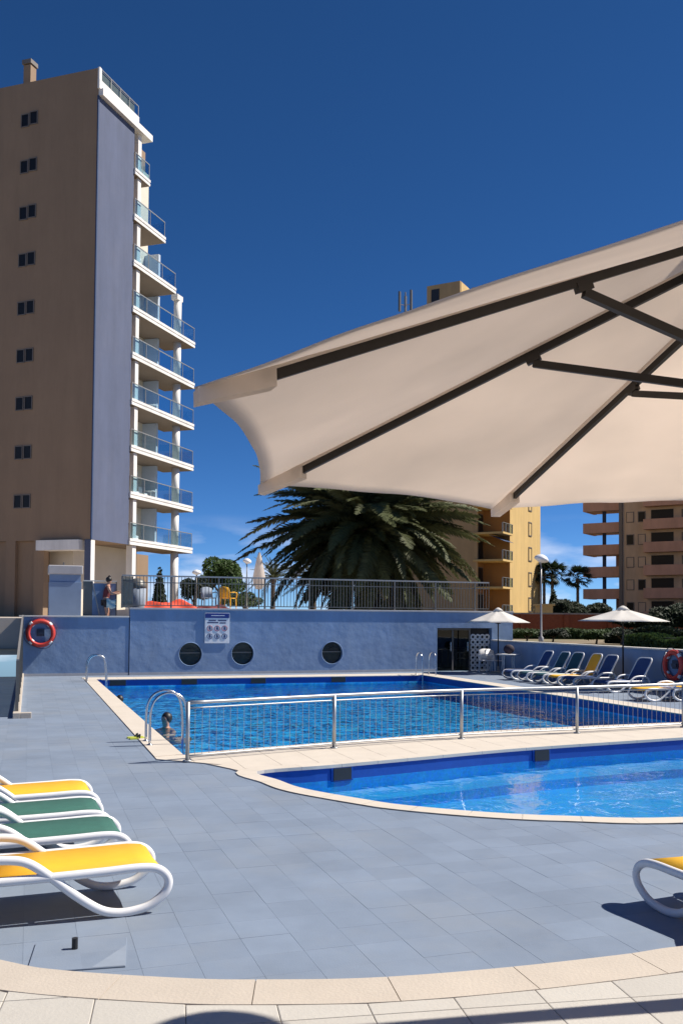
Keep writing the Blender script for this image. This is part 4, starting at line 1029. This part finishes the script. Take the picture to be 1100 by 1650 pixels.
# brown block on the right
BB = 122.
bc = gy(1003, 900, BB); ba = radians(-34)
bb = thing('brown_apartment_block', 'brown apartment block with pink balconies at the right edge', 'building', (bc.x, bc.y, .9), ba)
BA = Vector((cos(ba), sin(ba), 0)); BBv = Vector((-BA.y, BA.x, 0))
def bs_(px): p = on_plane(px, 900, bc, (-BA.y, BA.x, 0)); return (p-bc).dot(BA)
bfl = 2.95; nB = 10
MB().box(0, 46, 0, 14, 0, nB*bfl+1).build('wall', 'bldg_brown', bb)
MB().box(-.45, -.005, -.3, 1.2, 0, nB*bfl).build('drain_shaft', 'win_frame', bb)
xA = bs_(1041); xB = bs_(1024); xw = bs_(948+55); x0w = bs_(1004)
print('brown', xA, xB)
for i in range(nB):
    z = 1.2+i*bfl
    # main front: stepped balconies
    sl_ = MB().box(xA, 44, -1.5, -.004, z-.3, z+1.0).build('balcony', 'bldg_pink', bb)
    MB().box(xA+.2, 43.8, -1.3, -.2, z+1.001, z+1.02).build('balcony_top', 'bldg_brown', sl_)
    for k in range(6):
        d = MB().box(xA+.6+k*6, xA+3.4+k*6, -.05, -.003, z+.1, z+2.3).build('balcony_door', 'pane', bb)
        MB().box(xA+4.4+k*6, xA+5.2+k*6, -.04, -.003, z+.9, z+2.2).build('shutter', 'win_frame', bb)
    for xx in (xB-.75, xB+.75):
        w_ = MB().box(xx-.5, xx+.5, -.06, -.003, z+.8, z+2.2).build('window', 'win_frame', bb); MB().box(xx-.4, xx+.4, -.075, -.061, z+.9, z+2.1).build('pane', 'bldg_brown' if (i+int(xx)) % 3 else 'pane', w_)
    # open corner balconies on the left flank
    sb = MB().box(-5.6, -.46, .6, 1.0, z-.3, z+1.05).box(-5.6, -5.2, 1.001, 5, z-.3, z+1.05).build('corner_balcony', 'bldg_pink', bb)
    MB().box(-5.2, -.46, 1.001, 5, z-.25, z-.05).build('corner_slab', 'bldg_pink', sb)
    MB().box(-3.4, -3.0, 2, 2.4, z-.05, z+bfl-.25).build('corner_column', 'awning', sb)
    if i in (0, 2, 5): MB().box(-2.4, -.46, 4.6, 5, z-.05, z+bfl-.25).build('corner_infill', 'bldg_pink', sb)
MB().box(-8.5, -.46, .3, 5, 0, 2.3).build('garden_block', 'bldg_pink', bb)

# brick garden wall and small yellow kiosk
p0, p1 = gy(840, 1010, 62), gy(1030, 1010, 62)
bw = thing('brick_garden_wall', 'long red-brown brick wall behind the hedges', 'wall')
MB().box(p0.x-3, p1.x+10, 62, 62.3, .9, gy(900, 990, 62).z).build('wall_face', 'brick_red', bw)
MB().box(p0.x-3.1, p1.x+10.1, 61.94, 62.36, gy(900, 990, 62).z, gy(900, 990, 62).z+.1).build('coping', 'stone', bw)
for k in range(9): MB().box(p0.x-3+k*2.9, p0.x-2.7+k*2.9, 61.88, 61.998, .9, gy(900, 990, 62).z-.001).build('pier', 'brick_red', bw)
q0, q1 = gy(874, 985, 75), gy(890, 973, 75)
kk = thing('yellow_kiosk', 'small yellow outbuilding at the foot of the ochre block', 'building', (q0.x, 75, .9))
MB().box(0, q1.x-q0.x, 0, 3, 0, q1.z-.9-.15).build('wall', 'bldg_yellow', kk); MB().box(-.15, q1.x-q0.x+.15, -.15, 3.15, q1.z-.9-.149, q1.z-.9).build('roof', 'bldg_yellow', kk); MB().box(.2, .45, -.04, -.003, .9, 1.5).build('window', 'pane', kk)

# ================================================================ PLANTS
def frond(L, droop, n=26, w=.42, up=.55, ml='palm_leaf'):
    """one feather leaf along +x, arching; leaflets as narrow blades"""
    m = MB(); P = []
    for i in range(n+1):
        s = i/n; P.append(Vector((L*(s*cos(.25)-.10*s**3*droop), 0, L*(up*s-droop*s*s))))
    m.tube(P[::2], [.045*(1-.85*i/(n/2)) for i in range(len(P[::2]))], 4)
    for i in range(2, n+1):
        t = (P[i]-P[i-1]).normalized(); s = i/n; ln = w*(sin(pi*min(1, s*.93+.07))**.6)*L/4*random.uniform(.8, 1.1)
        for sd in (-1, 1):
            for q in (0, .5):
                b = P[i]-t*(L/n)*q; d = (Vector((0, sd, 0))*1.0+t*.75+Vector((0, 0, random.uniform(-.1, .45)-.25*s))).normalized(); wv = t*.028*L/4*1.6
                e = b+d*ln+Vector((0, 0, -.12*ln)); mid = b+d*ln*.5
                m.add([b-wv*.5, b+wv*.5, mid+wv*.8, e, mid-wv*.8], [(0, 1, 2, 3, 4)])
    return m.mesh('frond', ml, False)
def palm(label, loc, trunk_h, trunk_r, L, nf, variants, lo=-.9, hi=1.35, group=None, dry=0, name='palm_tree', up=1.):
    t = thing(name, label, 'palm tree', loc, random.random()*6, group)
    m = MB(); prof = []; k = 12
    for i in range(k*2+1):
        z = trunk_h*i/(k*2); prof.append((trunk_r*(1.05-.15*i/(k*2))*(1+(.05 if i % 2 else -.03)), z))
    m.lathe(prof, 12); m.build('trunk', 'bark', t, True)
    if dry:
        for i in range(int(nf*.16)):
            s = random.uniform(.45, .75); o = inst('dry_frond', variants[-1], t, (0, 0, trunk_h-.2), (random.uniform(-.3, .3), random.uniform(.75, 1.25), i*2.4), (s, s, s))
    bo = MB().sphere((0, 0, trunk_h-.1), trunk_r*1.5, 12, 8, (1, 1, 1.1)).build('crown_heart', 'bark', t, True)
    for i in range(nf):
        a = i*2.39996+random.uniform(-.2, .2); f_ = (i+.5)/nf
        el = lo+(hi-lo)*f_**.85+random.uniform(-.12, .12)
        s = random.uniform(.72, 1.08)*(1 if f_ < .8 else .85)
        o = inst('frond', random.choice(variants[:-1] if dry else variants), t, (0, 0, trunk_h+.15*f_), (random.uniform(-.6, .6), -el, a), (s, s*random.uniform(.8, 1.15), s))
    return t
FR = [frond(6.0, d, 60, .42, .34) for d in (.36, .52, .66, .44, .58)]+[frond(6.0, .3, 36, .36, .25, 'palm_dry')]
bp_ = on_v(592, 978, 42.); pz = gy(592, 862, bp_.y).z
bigp = palm('huge dark date palm with a drooping feathery crown behind the railing', (bp_.x, bp_.y, FLZ), pz-FLZ, .62, 4.6, 330, FR, -.98, 1.42, dry=1)
for k, (az, el_, sc_) in enumerate(((pi-.1, -.18, 1.22), (pi+.25, .02, 1.16), (pi-.35, .32, 1.2), (pi+.1, .55, 1.15), (pi-.2, -.42, 1.05), (pi+.45, -.3, 1.1), (.2, -.35, 1.1), (-.1, .1, 1.08))):
    inst('frond', FR[k % 3], bigp, (0, 0, pz-FLZ), (0, -el_, az-bigp.rotation_euler.z), (sc_, sc_, sc_))
FS = [frond(2.2, d, 16, .5, .25) for d in (.35, .5)]
for px, py, d, H_, lb in ((440, 930, 62, None, 'small palm beside the closed parasol beyond the terrace railing'), (505, 935, 50, None, 'young dark palm in shade left of the huge palm')):
    p = gy(px, py, d); palm(lb, (p.x, p.y, FLZ-.1), p.z-FLZ, .16, 2.2, 26, FS, -.6, 1.3, 'small palms beyond the terrace railing')
def fan_leaf():
    m = MB(); m.tube([(0, 0, 0), (.7, 0, .12), (1.2, 0, .1)], .02, 4)
    for k in range(13):
        a = -1.5+3.0*k/12; r = .85+.15*cos(a); c = Vector((1.15, 0, .1)); d = Vector((cos(a), sin(a), -.12-.1*abs(a))); n_ = Vector((-sin(a), cos(a), 0))*.075
        m.add([c, c+d*r*.6+n_, c+d*r+Vector((0, 0, -.2)), c+d*r*.6-n_], [(0, 1, 2, 3)])
    return m.mesh('frond', 'dark_leaf')
FL = [fan_leaf(), fan_leaf()]
for px, py, lb in ((876, 925, 'slim fan palm half hidden behind the lamp post'), (889, 926, 'fan palm just right of the lamp post, over the cypress'), (930, 934, 'lone fan palm standing beside the brown block')):
    d = 110; p = gy(px, py, d); palm(lb, (p.x, p.y, .9), p.z-.9, .18, 2, 34, FL, -.7, 1.4, 'distant fan palms', name='fan_palm')
# leafy masses: many small leaf faces spread through the crown's volume
def leaves(name, m_, parent, blobs, n, size, seed=1):
    R = random.Random(seed); m = MB(); tot = sum(b[1]*b[2]*b[3] for b in blobs)
    for c, rx, ry, rz in blobs:
        k = int(n*rx*ry*rz/tot)
        for _ in range(k):
            while True:
                d = Vector((R.uniform(-1, 1), R.uniform(-1, 1), R.uniform(-1, 1)))
                if .2 < d.length < 1: break
            d = d*(d.length**-.45) if d.length > .3 else d
            p = Vector(c)+Vector((d.x*rx, d.y*ry, d.z*rz)); a = Vector((R.gauss(0, 1), R.gauss(0, 1), R.gauss(0, 1))).normalized(); b = a.orthogonal().normalized(); s = size*R.uniform(.6, 1.3)
            m.add([p-a*s, p+b*s*.45, p+a*s, p-b*s*.45], [(0, 1, 2, 3)])
    return m.build(name, m_, parent)
def tree(name, label, cat, loc, H, R, mleaf, n, size, seed, group=None, conical=False):
    t = thing(name, label, cat, loc, 0, group); rr = random.Random(seed)
    tr = MB(); tr.tube([(0, 0, 0), (.05*R, 0, H*.4), (0, .06*R, H*.75)], [.07*H**.7, .05*H**.7, .02*H**.7], 8)
    if not conical:
        for k in range(5): a = k*1.3; tr.tube([(0, 0, H*.35), (.5*R*cos(a), .5*R*sin(a), H*.62), (.75*R*cos(a), .75*R*sin(a), H*.75)], [.03*H**.7, .02*H**.7, .008*H**.7], 5)
    tr.build('trunk', 'bark', t, True)
    if conical: bl = [((0, 0, H*(.12+.1*k)), R*(1-.1*k)*1.0, R*(1-.1*k), H*.1) for k in range(9)]
    else: bl = [((rr.uniform(-.6, .6)*R, rr.uniform(-.6, .6)*R, H*rr.uniform(.5, .88)), R*rr.uniform(.3, .5), R*rr.uniform(.3, .5), H*rr.uniform(.1, .2)) for k in range(12)]
    leaves('crown', mleaf, t, bl, n, size, seed); return t
p = gy(357, 945, 75); tree('leafy_tree', 'round green tree beyond the terrace railing at left', 'tree', (p.x, p.y, FLZ-.2), gy(357, 908, 75).z-FLZ+.6, 2.2, 'tree_leaf', 9000, .14, 3)
p = gy(392, 965, 60); tree('leafy_bush', 'rounded green bush between the yellow chair and the closed parasol', 'bush', (p.x, p.y, FLZ-.2), 1.6, 1.2, 'hedge_leaf', 4000, .08, 5)
p = gy(257, 960, 58); tree('slim_conifer', 'slim dark conifer seen through the tower ground floor', 'tree', (p.x, p.y, FLZ-.3), gy(257, 915, 58).z-FLZ+.3, .55, 'dark_leaf', 3000, .12, 8, conical=True)
p = gy(312, 965, 66); tree('leafy_bush', 'dark bush between the tower column and the round tree', 'bush', (p.x, p.y, FLZ-.2), gy(312, 930, 66).z-FLZ+.2, 1.2, 'dark_leaf', 3500, .11, 13)
p = gy(891, 990, 100); tree('cypress', 'dark cypress standing below the fan palms', 'tree', (p.x, p.y, .9), gy(891, 951, 100).z-.9, 1.05, 'dark_leaf', 5000, .2, 9, conical=True)
for px, top_, lb, s in ((912, 966, 'rounded dark tree right of the cypress', 11), (935, 968, 'dark broad tree between cypress and brown block', 12), (900, 972, 'dark bushy tree behind the cypress foot', 14), (958, 972, 'dark tree in front of the pink garden block', 15)):
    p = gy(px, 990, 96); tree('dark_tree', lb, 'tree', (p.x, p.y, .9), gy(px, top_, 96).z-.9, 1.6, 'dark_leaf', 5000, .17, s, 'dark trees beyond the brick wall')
# hedges in the garden behind the boundary wall
def hedge(label, a, b, wd, z1, mleaf, n, size, seed, z0=.9):
    a, b = Vector(a), Vector(b); L = (b-a).length; ang = atan2(b.y-a.y, b.x-a.x)
    t = thing('hedge', label, 'hedge', (a.x, a.y, z0), ang, 'garden hedges'); R = random.Random(seed); m = MB(); h = z1-z0
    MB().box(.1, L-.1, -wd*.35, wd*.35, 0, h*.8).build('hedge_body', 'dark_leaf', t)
    for _ in range(n):
        x = R.uniform(0, L); f_ = R.random(); k = h*(.86+.2*sin(x*1.7+seed)*sin(x*.63)); 
        y, z = (R.uniform(-1, 1)*wd/2, k*R.uniform(.8, 1.05)) if f_ < .5 else ((-1 if f_ < .85 else 1)*wd/2*R.uniform(.7, 1.1), R.uniform(0, k))
        p = Vector((x, y, z)); u_ = Vector((R.gauss(0, 1), R.gauss(0, 1), R.gauss(0, 1))).normalized(); v_ = u_.orthogonal().normalized(); s = size*R.uniform(.6, 1.3)
        m.add([p-u_*s, p+v_*s*.5, p+u_*s, p-v_*s*.5], [(0, 1, 2, 3)])
    m.build('foliage', mleaf, t); return t
hedge('trimmed green hedge running below the brick wall', (gy(820, 1010, 52).x, 52, 0), (gy(1080, 1010, 52).x, 52, 0), 1.0, gy(900, 1014, 52).z, 'hedge_leaf', 9000, .10, 2)
hedge('darker hedge in the garden at the far right behind the wall', (gy(985, 1010, 44).x, 44, 0), (gy(1160, 1010, 40).x, 40, 0), 1.2, gy(1050, 1012, 42).z, 'dark_leaf', 7000, .10, 4)
hedge('low hedge close behind the boundary wall coping', (gy(1020, 1030, 36).x, 36, 0), (gy(1150, 1030, 31).x, 31, 0), .8, gy(1060, 1022, 34).z, 'hedge_leaf', 5000, .07, 6)
for px, py, d, s, lb in ((848, 1028, 44, 21, 'small round shrub under the left end of the hedge'), (890, 1028, 45, 22, 'dark shrub right of the lamp post in the garden'), (960, 1030, 42, 23, 'dark shrub left of the white parasol pole'), (1000, 1028, 41, 24, 'green shrub behind the white parasol pole'), (818, 1026, 44, 25, 'dark shrub behind the table parasol')):
    p = gy(px, py, d); tree('shrub', lb, 'shrub', (p.x, p.y, .9), gy(px, 1018, d).z-.9+.12, .75, 'hedge_leaf' if s % 2 else 'dark_leaf', 2500, .08, s, 'garden shrubs')
# dark evergreen mass under the brown block
for k, (px, top_) in enumerate(((1075, 992), (1100, 985), (1040, 1000), (1130, 985))):
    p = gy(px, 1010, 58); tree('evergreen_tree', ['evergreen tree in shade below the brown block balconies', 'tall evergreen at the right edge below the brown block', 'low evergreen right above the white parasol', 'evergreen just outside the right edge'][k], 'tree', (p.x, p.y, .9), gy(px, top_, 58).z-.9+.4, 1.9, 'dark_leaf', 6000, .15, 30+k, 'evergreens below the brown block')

# ================================================================ ON THE TERRACE
p = on_v(417, 980, 38.); cp = thing('closed_parasol', 'folded beige parasol standing on the terrace behind the railing', 'parasol', (p.x, p.y, FLZ))
zt = gy(417, 890, p.y).z-FLZ
m = MB(); N = 16; pr = [(.10, .9), (.20, 1.1), (.22, 1.4), (.17, zt*.7), (.10, zt*.88), (.03, zt)]
for r, z in pr: m.v += [(r*(1+.25*(k % 2))*cos(2*pi*k/N), r*(1+.25*(k % 2))*sin(2*pi*k/N), z) for k in range(N)]
m.f = [(i*N+k, i*N+(k+1) % N, (i+1)*N+(k+1) % N, (i+1)*N+k) for i in range(len(pr)-1) for k in range(N)]
m.build('folded_canopy', 'canvas', cp, True); MB().tube([(0, 0, 0), (0, 0, zt)], .025, 8).build('pole', 'rail_dark', cp); MB().lathe([(0, 0), (.25, 0), (.25, .06), (0, .08)], 12).build('base', 'stone', cp)
p = gy(398, 906, 58); t = lamp('street_lamp', 'thin dark street lamp left of the folded parasol', (p.x, p.y, FLZ), p.z-FLZ, .28, .2); t.children[2].data = t.children[2].data.copy(); t.children[2].data.materials[0] = MATS['rail_dark']
p = gy(272, 925, 60); t = lamp('street_lamp', 'thin dark street lamp between the tower columns and the trees', (gy(317, 924, 60).x, 60, FLZ), gy(317, 924, 60).z-FLZ, .30, 0); t.children[2].data = t.children[2].data.copy(); t.children[2].data.materials[0] = MATS['rail_dark']
p = gy(478, 922, 70); sd_ = thing('satellite_dish', 'white satellite dish on a mast left of the huge palm', 'antenna', (p.x, p.y, FLZ), -.6)
MB().tube([(0, 0, 0), (0, 0, p.z-FLZ)], .05, 6).build('mast', 'rail_top', sd_); d_ = MB().lathe([(.02, 0), (.3, .06), (.55, .2), (.56, .22), (.3, .09), (.02, .03)], 16).build('dish', 'plastic_white', sd_, True); d_.location = (0, 0, p.z-FLZ); d_.rotation_euler = (1.1, 0, .3)
def cloth_pile(label, loc, L, wd, h, m_, rz, name='cloth_pile', cat='cloth'):
    m = MB(); nx, ny = 28, 10
    for i in range(nx+1):
        for j in range(ny+1):
            x, y = i/nx, j/ny; e = (sin(pi*x)*sin(pi*y))**.45 if 0 < x < 1 and 0 < y < 1 else 0
            z = h*e*(.45+.55*abs(sin(x*5.3+1.2*sin(y*3)))*(.6+.4*cos(x*13+y*5)))
            m.v.append(((x-.5)*L+.03*sin(y*9+x*3), (y-.5)*wd+.05*sin(x*11), z+.004))
    m.f = [(i*(ny+1)+j, i*(ny+1)+j+1, (i+1)*(ny+1)+j+1, (i+1)*(ny+1)+j) for i in range(nx) for j in range(ny)]
    o = m.build(name, m_, None, True); o.location = loc; o.rotation_euler = (0, 0, rz); return tag(o, label, cat)
p = on_v(270, 976, WV+.8); cloth_pile('crumpled orange-red tarpaulin lying behind the railing bars', (p.x, p.y, FLZ), 2.1, .7, .42, 'orange_cloth', PHI, 'tarpaulin', 'tarpaulin')
def plastic_chair(label, loc, rz, m_, group):
    t = thing('plastic_chair', label, 'chair', loc, rz, group)
    for x, y in ((-.22, -.22), (.22, -.22), (-.2, .2), (.2, .2)): MB().tube([(x*1.1, y*1.1, 0), (x, y, .42)], [.018, .026], 6).build('leg', m_, t)
    MB().box(-.24, .24, -.24, .23, .42, .45).build('seat', m_, t, bevel=.015)
    bk = MB()
    for k in range(7): a = -.23+.46*k/6; bk.v += [(a, .22+.05*(1-(a/.23)**2), .452), (a*.95, .34+.05*(1-(a/.23)**2), .86-.06*(a/.23)**2)]
    bk.f = [(2*k, 2*k+2, 2*k+3, 2*k+1) for k in range(6)]
    o = bk.build('backrest', m_, t, True); s_ = o.modifiers.new('thick', 'SOLIDIFY'); s_.thickness = .02
    for s in (-1, 1): MB().tube(spline([Vector(q) for q in ((s*.24, -.22, .43), (s*.27, -.22, .62), (s*.27, 0, .66), (s*.24, .28, .64))], 4), .02, 6).build('armrest', m_, t, True)
    return t
CG = 'plastic chairs on the terrace'
for px, lb, m_, rz in ((336, 'white-green plastic chair behind the railing, left of the yellow one', 'plate_pale', .4), (367, 'yellow plastic chair standing behind the terrace railing', 'sling_yellow', 2.8)):
    p = on_v(px, 975, WV+2.2); plastic_chair(lb, (p.x, p.y, FLZ), rz, m_, CG)
p = on_v(342, 978, WV+1.2); cloth_pile('low heap of white and dark red towels behind the railing', (p.x, p.y, FLZ), 1.3, .5, .22, 'shirt_red', PHI, 'towel_heap', 'towels')
p = on_v(221, 975, WV+.7); bn = thing('waste_bin', 'pale round bin with a dark domed lid behind the railing', 'bin', (p.x, p.y, FLZ))
MB().lathe([(.0, 0), (.27, 0), (.29, .05), (.31, .72), (.0, .72)], 18).build('body', 'plate_pale', bn, True); MB().lathe([(.32, .72), (.31, .82), (.25, .97), (.12, 1.05), (.01, 1.07)], 18).build('lid', 'rail_dark', bn, True)
# service cabinet, stair guard left of the railing
a0, a1 = on_v(79, 980, WV+3), on_v(131, 980, WV+3); cw = UV(a1)[0]-UV(a0)[0]; ztc = on_v(105, 910, WV+3).z
cb = thing('service_cabinet', 'tall blue service cabinet with a metal hood on the tower forecourt', 'cabinet', W(UV(a0)[0], WV+3, FLZ-.35), PHI); hb = ztc-FLZ+.35
MB().box(0, cw, 0, .8, 0, hb-.62).build('body', 'blue_metal', cb, bevel=.01); MB().box(.02, cw-.02, .03, .78, hb-.619, hb-.35).build('counter', 'blue_wall', cb); MB().box(-.04, cw+.04, -.06, .84, hb-.349, hb-.02).build('hood', 'wall_cap', cb, bevel=.03)
MB().tube([(cw*.45, .4, hb-.02), (cw*.45, .4, hb+.1)], .03, 6).build('vent', 'rail_dark', cb)
b0, b1 = on_v(134, 980, WV+.6), on_v(188, 980, WV+.6); zb_ = on_v(150, 935, WV+.6).z
sgd = thing('stair_guard', 'grey stair guard with sloping strut beside the blue cabinet', 'guard', W(UV(b0)[0], WV+.6, FLZ-.35), PHI); gw = UV(b1)[0]-UV(b0)[0]; gh = zb_-FLZ+.35
MB().box(0, gw, -.02, .02, gh-.04, gh).build('top_rail', 'pale_cap', sgd); MB().box(0, .3, .0, .012, 0, gh-.041).build('panel', 'rail_dark', sgd); MB().bar((.3, -.03, gh-.05), (.55, -.03, .1), .05, .03).build('strut', 'rail_top', sgd); MB().box(.302, gw, .02, .032, .05, gh-.1).build('blue_panel', 'blue_wall', sgd)
for x in (0., gw-.03): MB().box(x, x+.04, .013, .05, 0, gh-.042).build('post', 'rail_dark', sgd)
# dark side panel at the start of the railing
p0, p1 = on_v(198, 950, RB+.05), on_v(216, 950, RB+.05)
o = uvbox(MB(), UV(p0)[0]+.0, UV(p1)[0]-.02, RB+.05, RB+.07, TZ+.005, RT-.06).build('screen_panel', 'stone'); tag(o, 'grey screen panel at the left end of the terrace railing', 'panel')

# ================================================================ TABLE AND CHAIRS BY THE ENTRANCE
p = on_u(818, 1085, RU-.55); tb = thing('round_table', 'small round white table below the left white parasol', 'table', (p.x, p.y, 0))
MB().lathe([(.40, .70), (.42, .71), (.42, .735), (.40, .74)], 24).build('tabletop', 'plastic_white', tb, True)
for k in range(4): a = pi/4+k*pi/2; MB().tube([(.32*cos(a), .32*sin(a), 0), (.24*cos(a), .24*sin(a), .4), (.26*cos(a), .26*sin(a), .705)], .022, 6).build('leg', 'plastic_white', tb, True)
o = MB().sphere((0, 0, .17), .2, 14, 10, (1, .7, .85)).build('backpack', 'bag_dark', None, True); o.location = (p.x+.03, p.y, .74); tag(o, 'dark backpack standing on the round white table', 'bag')
for px, dv, lb in ((781, .4, 'white plastic chair in front of the lattice screen'), (797, .1, 'white plastic chair between the lattice screen and the round table')):
    q = on_v(px, 1085, 31.2+dv); plastic_chair(lb, (q.x, q.y, 0), PHI+random.uniform(-.4, .4), 'plastic_white', 'white chairs by the entrance')

# ================================================================ PEOPLE
def skin_body(name, m_, parent, joints, edges, sub=2):
    me = bpy.data.meshes.new(name); me.from_pydata([j[0] for j in joints], edges, []); me.materials.append(MATS[m_])
    o = bpy.data.objects.new(name, me); COL.objects.link(o); o.parent = parent
    sk = o.modifiers.new('skin', 'SKIN'); sk.use_smooth_shade = True
    if not me.skin_vertices:
        bpy.context.view_layer.objects.active = o; bpy.ops.mesh.customdata_skin_add()
    for v, j in zip(me.skin_vertices[0].data, joints): v.radius = j[1] if isinstance(j[1], tuple) else (j[1], j[1])
    me.skin_vertices[0].data[0].use_root = True
    ss = o.modifiers.new('sub', 'SUBSURF'); ss.levels = sub; ss.render_levels = sub
    return o
# person by the railing: side-on, leaning a little to the right, arms forward
pp = on_v(170, 990, WV+.45); PZ = on_v(176, 930, WV+.45).z-1.66
per = thing('person', 'person in a dark red top and dark shorts reaching towards the railing', 'person', (pp.x, pp.y, PZ), PHI)
s = 1.0
J_ = [((0, 0, .86), (.13, .11)), ((.02, 0, 1.02), (.115, .10)), ((.05, 0, 1.20), (.14, .11)), ((.07, 0, 1.33), (.11, .09)), ((.09, 0, 1.40), .05), ((.11, 0, 1.47), (.075, .07)), ((.125, 0, 1.56), (.09, .085)), ((.11, 0, 1.63), (.06, .055)),
      ((.08, -.17, 1.30), .055), ((.16, -.20, 1.08), .045), ((.38, -.16, 1.10), .035), ((.46, -.15, 1.11), (.04, .02)), ((.08, .17, 1.30), .055), ((.18, .19, 1.08), .045), ((.40, .14, 1.16), .035), ((.48, .13, 1.17), (.04, .02)),
      ((.0, -.09, .80), .095), ((.05, -.10, .45), .062), ((-.02, -.10, .08), .042), ((.10, -.10, .03), (.04, .025)), ((.0, .09, .80), .095), ((.10, .10, .46), .062), ((.08, .10, .08), .042), ((.20, .10, .03), (.04, .025))]
E_ = [(0, 1), (1, 2), (2, 3), (3, 4), (4, 5), (5, 6), (6, 7), (3, 8), (8, 9), (9, 10), (10, 11), (3, 12), (12, 13), (13, 14), (14, 15), (0, 16), (16, 17), (17, 18), (18, 19), (0, 20), (20, 21), (21, 22), (22, 23)]
J_ = [(tuple(Vector(a)*s), (tuple(x*s for x in r) if isinstance(r, tuple) else r*s)) for a, r in J_]
body = skin_body('body', 'skin', per, J_, E_)
g1 = lambda idx, k: [(J_[i][0], tuple(x*k for x in (J_[i][1] if isinstance(J_[i][1], tuple) else (J_[i][1],)*2))) for i in idx]
skin_body('top', 'shirt_red', per, [((.01, 0, .90), (.15, .13))]+g1([1, 2, 3, 8, 12], 1.2), [(0, 1), (1, 2), (2, 3), (3, 4), (3, 5)])
skin_body('shorts', 'shorts_dark', per, [(J_[0][0], tuple(x*1.12 for x in J_[0][1])), (J_[16][0], (.095, .095)), (tuple(Vector(J_[16][0]).lerp(Vector(J_[17][0]), .6)), (.085, .085)), (J_[20][0], (.095, .095)), (tuple(Vector(J_[20][0]).lerp(Vector(J_[21][0]), .6)), (.085, .085))], [(0, 1), (1, 2), (0, 3), (3, 4)])
hd = Vector(J_[6][0])
MB().sphere(hd+Vector((-.025, 0, .02)), .088*s*1.18, 14, 10, (1, 1, 1.02)).sphere(hd+Vector((.0, 0, .12)), .05*s, 10, 8).build('hair', 'hair', body, True)
MB().lathe([(.0, .004), (.012, 0), (.006, -.02)], 8, hd+Vector((.085*s, 0, -.01))).build('nose', 'skin', body, True)
for i in (11, 15):
    c = Vector(J_[i][0])
    for k in range(4): MB().tube([c+Vector((.02, -.02+.013*k, 0)), c+Vector((.055+.008*(k in (1, 2)), -.02+.013*k, -.006)), c+Vector((.075+.01*(k in (1, 2)), -.02+.013*k, -.03))], [.0075, .007, .005], 6).build('finger', 'skin', body, True)
    MB().tube([c+Vector((-.01, -.03, .0)), c+Vector((.02, -.045, -.005)), c+Vector((.045, -.04, -.02))], [.009, .008, .006], 6).build('thumb', 'skin', body, True)
bag = cloth_pile('pale folded towel carried by the person in red', (0, 0, 0), .1, .1, .1, 'towel_pale', 0, 'towel', 'towel')
m = MB()
for i in range(9):
    for j in range(9):
        x, z = i/8, j/8; m.v.append((.02+.30*x, -.17+.03*sin(z*9+x*4)-.02*x, .60+.34*z*(1-.25*x)+.02*sin(x*8)))
m.f = [(i*9+j, i*9+j+1, (i+1)*9+j+1, (i+1)*9+j) for i in range(8) for j in range(8)]
m2 = m.mesh('towel', 'towel_pale', True); bag.data = m2; bag.location = per.location; bag.rotation_euler = per.rotation_euler; so = bag.modifiers.new('t', 'SOLIDIFY'); so.thickness = .03
def swimmer(label, px, py, rz, k=1.):
    p = gz(px, py, WZ); t = thing('swimmer', label, 'person', (p.x, p.y, WZ-.07), rz, 'swimmers in the main pool')
    Jb = [((-.1, 0, -.22), (.11, .10)), ((-.04, 0, -.12), (.12, .10)), ((0, 0, -.01), (.13, .10)), ((0, 0, .07), .055), ((.015, 0, .15), (.075, .075)), ((.02, 0, .24), (.095, .085)), ((.01, 0, .31), (.06, .06)),
          ((0, .19, -.02), .06), ((.18, .30, -.06), .045), ((.38, .22, -.05), .035), ((0, -.19, -.02), .06), ((.18, -.30, -.06), .045), ((.38, -.22, -.05), .035), ((-.3, -.09, -.24), .07), ((-.65, -.1, -.22), .05), ((-.3, .09, -.24), .07), ((-.65, .1, -.22), .05)]
    Eb = [(0, 1), (1, 2), (2, 3), (3, 4), (4, 5), (5, 6), (2, 7), (7, 8), (8, 9), (2, 10), (10, 11), (11, 12), (0, 13), (13, 14), (0, 15), (15, 16)]
    b = skin_body('body', 'skin', t, [(tuple(Vector(a)*k), (tuple(x*k for x in r) if isinstance(r, tuple) else r*k)) for a, r in Jb], Eb)
    MB().sphere((-.02*k, 0, .245*k), .108*k, 14, 10, (1, .95, 1.05)).build('hair', 'hair', b, True)
    MB().lathe([(.0, .02), (.012, .0), (.016, -.02), (.004, -.03)], 8, (.10*k, 0, .19*k)).build('nose', 'skin', b, True)
    for sy in (-1, 1): MB().sphere((.088*k, sy*.035, .225*k), .011, 8, 6).build('eye', 'hair', b, True)
    return t
swimmer('swimmer with dark wet hair right behind the near ladder', 268, 1172, PHI-2.4, 1.05)
swimmer('swimmer close to the left pool edge, only the dark head showing', 193, 1137, PHI+1.5, .95)
